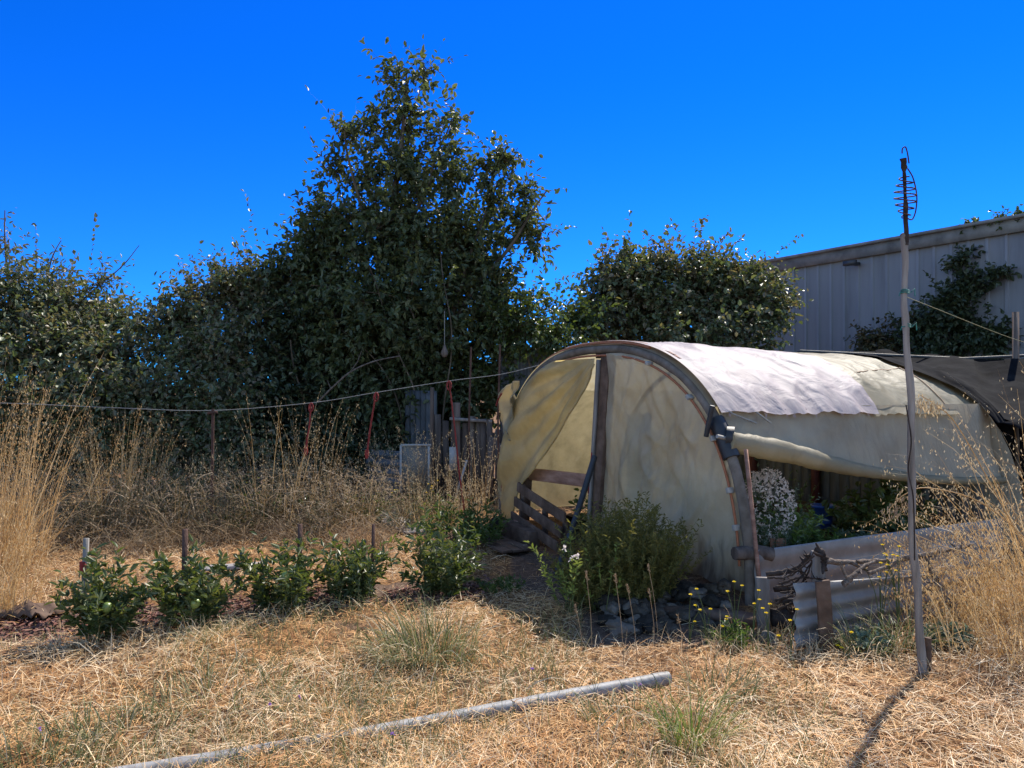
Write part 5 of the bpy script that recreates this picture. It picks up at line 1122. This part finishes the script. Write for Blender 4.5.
# short standing dry grass and green grass
def standing(name, mat, n, y0, y1, h, wv, thr, seed, label, keep=None, pw=1.4, droop=(.2, .9), lean=.35):
    x, y = scatter(n, y0, y1, pw); f = field(x, y, 1.2, seed) + rng.normal(0, .4, n); k = (f > thr) & (free(x, y) | (rng.uniform(0, 1, n) < .03))
    if keep is not None: k &= keep(x, y)
    x, y = x[k], y[k]; m = len(x); a = rng.uniform(0, 2*np.pi, m); b = np.stack([x, y, gz(x, y)], 1); mb = MB()
    ribbons(mb, b, np.stack([np.cos(a)*lean, np.sin(a)*lean, np.ones(m)], 1) + rng.normal(size=(m, 3))*.2, rng.uniform(*h, m), rng.uniform(*wv, m), rng.uniform(*droop, m), 4)
    o = tag(mb.build(name, M[mat], smooth=False), label, 'grass', None, 'stuff'); return o
near = lambda x, y: y < 4.9
standing('short_dry_grass', 'straw', 16000, 2.5, 7, (.05, .22), (.002, .004), .1, 2.2, 'short dry grass standing in patches over the lawn', keep=lambda x, y: ~((np.abs(x-.3) < .5) & (y > 5)))
standing('short_green_grass', 'green_blade', 24000, 2.5, 5.6, (.04, .2), (.0025, .0045), .0, 5.7, 'short grey green grass growing through the straw in the foreground', keep=lambda x, y: (x < 1.6))
left_band = lambda x, y: (x < -1.2 - .05*(y-8)) & (y > 7.6 + .25*np.sin(1.7*x))
standing('brown_meadow_grass', 'dry_tangle', 34000, 7.4, 10.6, (.2, .75), (.003, .006), -.35, 3.3, 'tangled brown meadow grass standing below the bramble on the left', keep=left_band, pw=1.0, droop=(.4, 2.0), lean=.9)
standing('brown_meadow_grass', 'dry_tangle', 9000, 4.4, 7.2, (.12, .5), (.003, .005), -.6, 8.3, 'tangled brown grass on the right beside the corrugated sheet', keep=lambda x, y: (x > 2.75 + .1*np.sin(3*y)) & (house_xy(x, y)[0] > 2.15), pw=1.0, droop=(.3, 1.3), lean=.6)
standing('brown_meadow_grass', 'dry_tangle', 7000, 6.2, 8.4, (.1, .4), (.003, .005), -.2, 6.3, 'low tangled straw at the left edge behind the row of plants', keep=lambda x, y: (x < -3.3) & (y > 6.0), pw=1.0, droop=(.4, 1.4), lean=.8)
# reddish bark mulch along the row
n = 5200; x = rng.uniform(-4.4, -.2, n); t = (x+3.9)/3.9; y = 5.12 + t*1.2 + rng.normal(0, .2, n); k = field(x, y, 2.1, .7) > -.9; x, y = x[k], y[k]; m = len(x); mb = MB()
a = rng.uniform(0, 6.28, m); leafset(mb, np.stack([x, y, gz(x, y)+rng.uniform(.004, .03, m)], 1), np.stack([np.cos(a), np.sin(a), rng.normal(0, .25, m)], 1), rand_dirs(m, 1.5), rng.uniform(.02, .06, m), rng.uniform(.012, .028, m), .1)
tag(mb.build('bark_mulch', M['mulch'], smooth=False), 'reddish bark mulch strewn along the planted row', 'mulch', None, 'stuff')
# dull half-dried weeds standing among the brown grass
for px_, d, h, sp, lb in ((175, 8.5, .75, .5, 'half dried weed with dull leaves left of the string rod'), (262, 8.7, .95, .5, 'tall half dried weed right of the string rod'), (300, 9.2, .8, .6, 'half dried bushy weed behind the faded red cord'), (350, 9.4, .7, .6, 'half dried weed below the short red cord'), (75, 8.9, .7, .6, 'dull brown weed between the golden clumps'), (225, 8.3, .5, .5, 'low dull weed at the front of the brown grass'), (320, 8.3, .45, .5, 'low half dried weed behind the middle of the row'), (415, 8.9, .6, .6, 'half dried weed beside the end of the path')):
    herb('dried_weed', GD(px_, d), lb, 'weed', 46, h, sp, 'leaf_dull', .05, .012, 22, 'half dried weeds in the brown grass', .005, .6, .3, .15, 'dry_stalk')

# broken stems lying tangled through the brown grass
n = 15000; x, y = scatter(n, 7.6, 10.3, 1.0); k = left_band(x, y) & (field(x, y, 1.3, 2.7) + rng.normal(0, .5, n) > -.4); x, y = x[k], y[k]; m = len(x); mb = MB()
d = rng.normal(size=(m, 3))*np.array([1, .8, .45]); b = np.stack([x, y, gz(x, y) + rng.uniform(.03, .75, m)**1.3], 1)
ribbons(mb, b, d, rng.uniform(.12, .5, m), rng.uniform(.003, .006, m), rng.uniform(.2, 1.0, m), 3)
q = b[rng.integers(0, m, 9000)] + rng.normal(size=(9000, 3))*.05; q[:, 2] = np.maximum(q[:, 2], .03); leafset(mb, q, np.array([0, 0, -.6])+rng.normal(size=(9000, 3))*.6, rand_dirs(9000), rng.uniform(.018, .04, 9000), rng.uniform(.006, .014, 9000), .3)
tag(mb.build('tangled_stems', M['oat_dark'], smooth=False), 'broken brown stems and seed husks tangled in the left meadow', 'grass', None, 'stuff')
# coarse bent stems over the lawn
n = 900; x, y = scatter(n, 2.6, 7.5, 1.2); k = free(x, y) & (field(x, y, 1.5, 7.7) > -.2); x, y = x[k], y[k]; m = len(x); mb = MB(); a = rng.uniform(0, 6.28, m)
ribbons(mb, np.stack([x, y, gz(x, y)+.01], 1), np.stack([np.cos(a), np.sin(a), rng.uniform(.1, 1.0, m)], 1), rng.uniform(.15, .4, m), rng.uniform(.003, .006, m), rng.uniform(.3, 1.3, m), 4)
tag(mb.build('bent_straw', M['straw'], smooth=False), 'coarse bent straw stems arching over the lawn', 'grass', None, 'stuff')

# darker and greener weeds breaking up the brown meadow
for px_, d, h, sp, lm, lb in ((92, 8.3, .6, .6, 'leaf_dull', 'dull weed at the foot of the upright golden clump'), (165, 9.0, .8, .6, 'leaf_light', 'green weed half hidden in brown grass left of the string rod'), (205, 9.3, .8, .7, 'leaf_dull', 'tall dull weed directly behind the string rod'), (275, 9.0, .6, .5, 'leaf_light', 'green weed in the brown grass before the very dark shrub'),
                              (335, 8.7, .55, .5, 'leaf_dull', 'dull weed at the front edge of the brown grass near the path'), (60, 9.2, .9, .7, 'leaf_dull', 'tall dull weed between the left golden clumps'), (365, 9.3, .5, .5, 'leaf_light', 'green weed below the low dark blue corrugated sheet')):
    herb('meadow_weed', GD(px_, d), lb, 'weed', 44, h, sp, lm, .05, .016, 22, 'weeds in the brown meadow', .005, .6, .3, .15, 'dry_stalk')
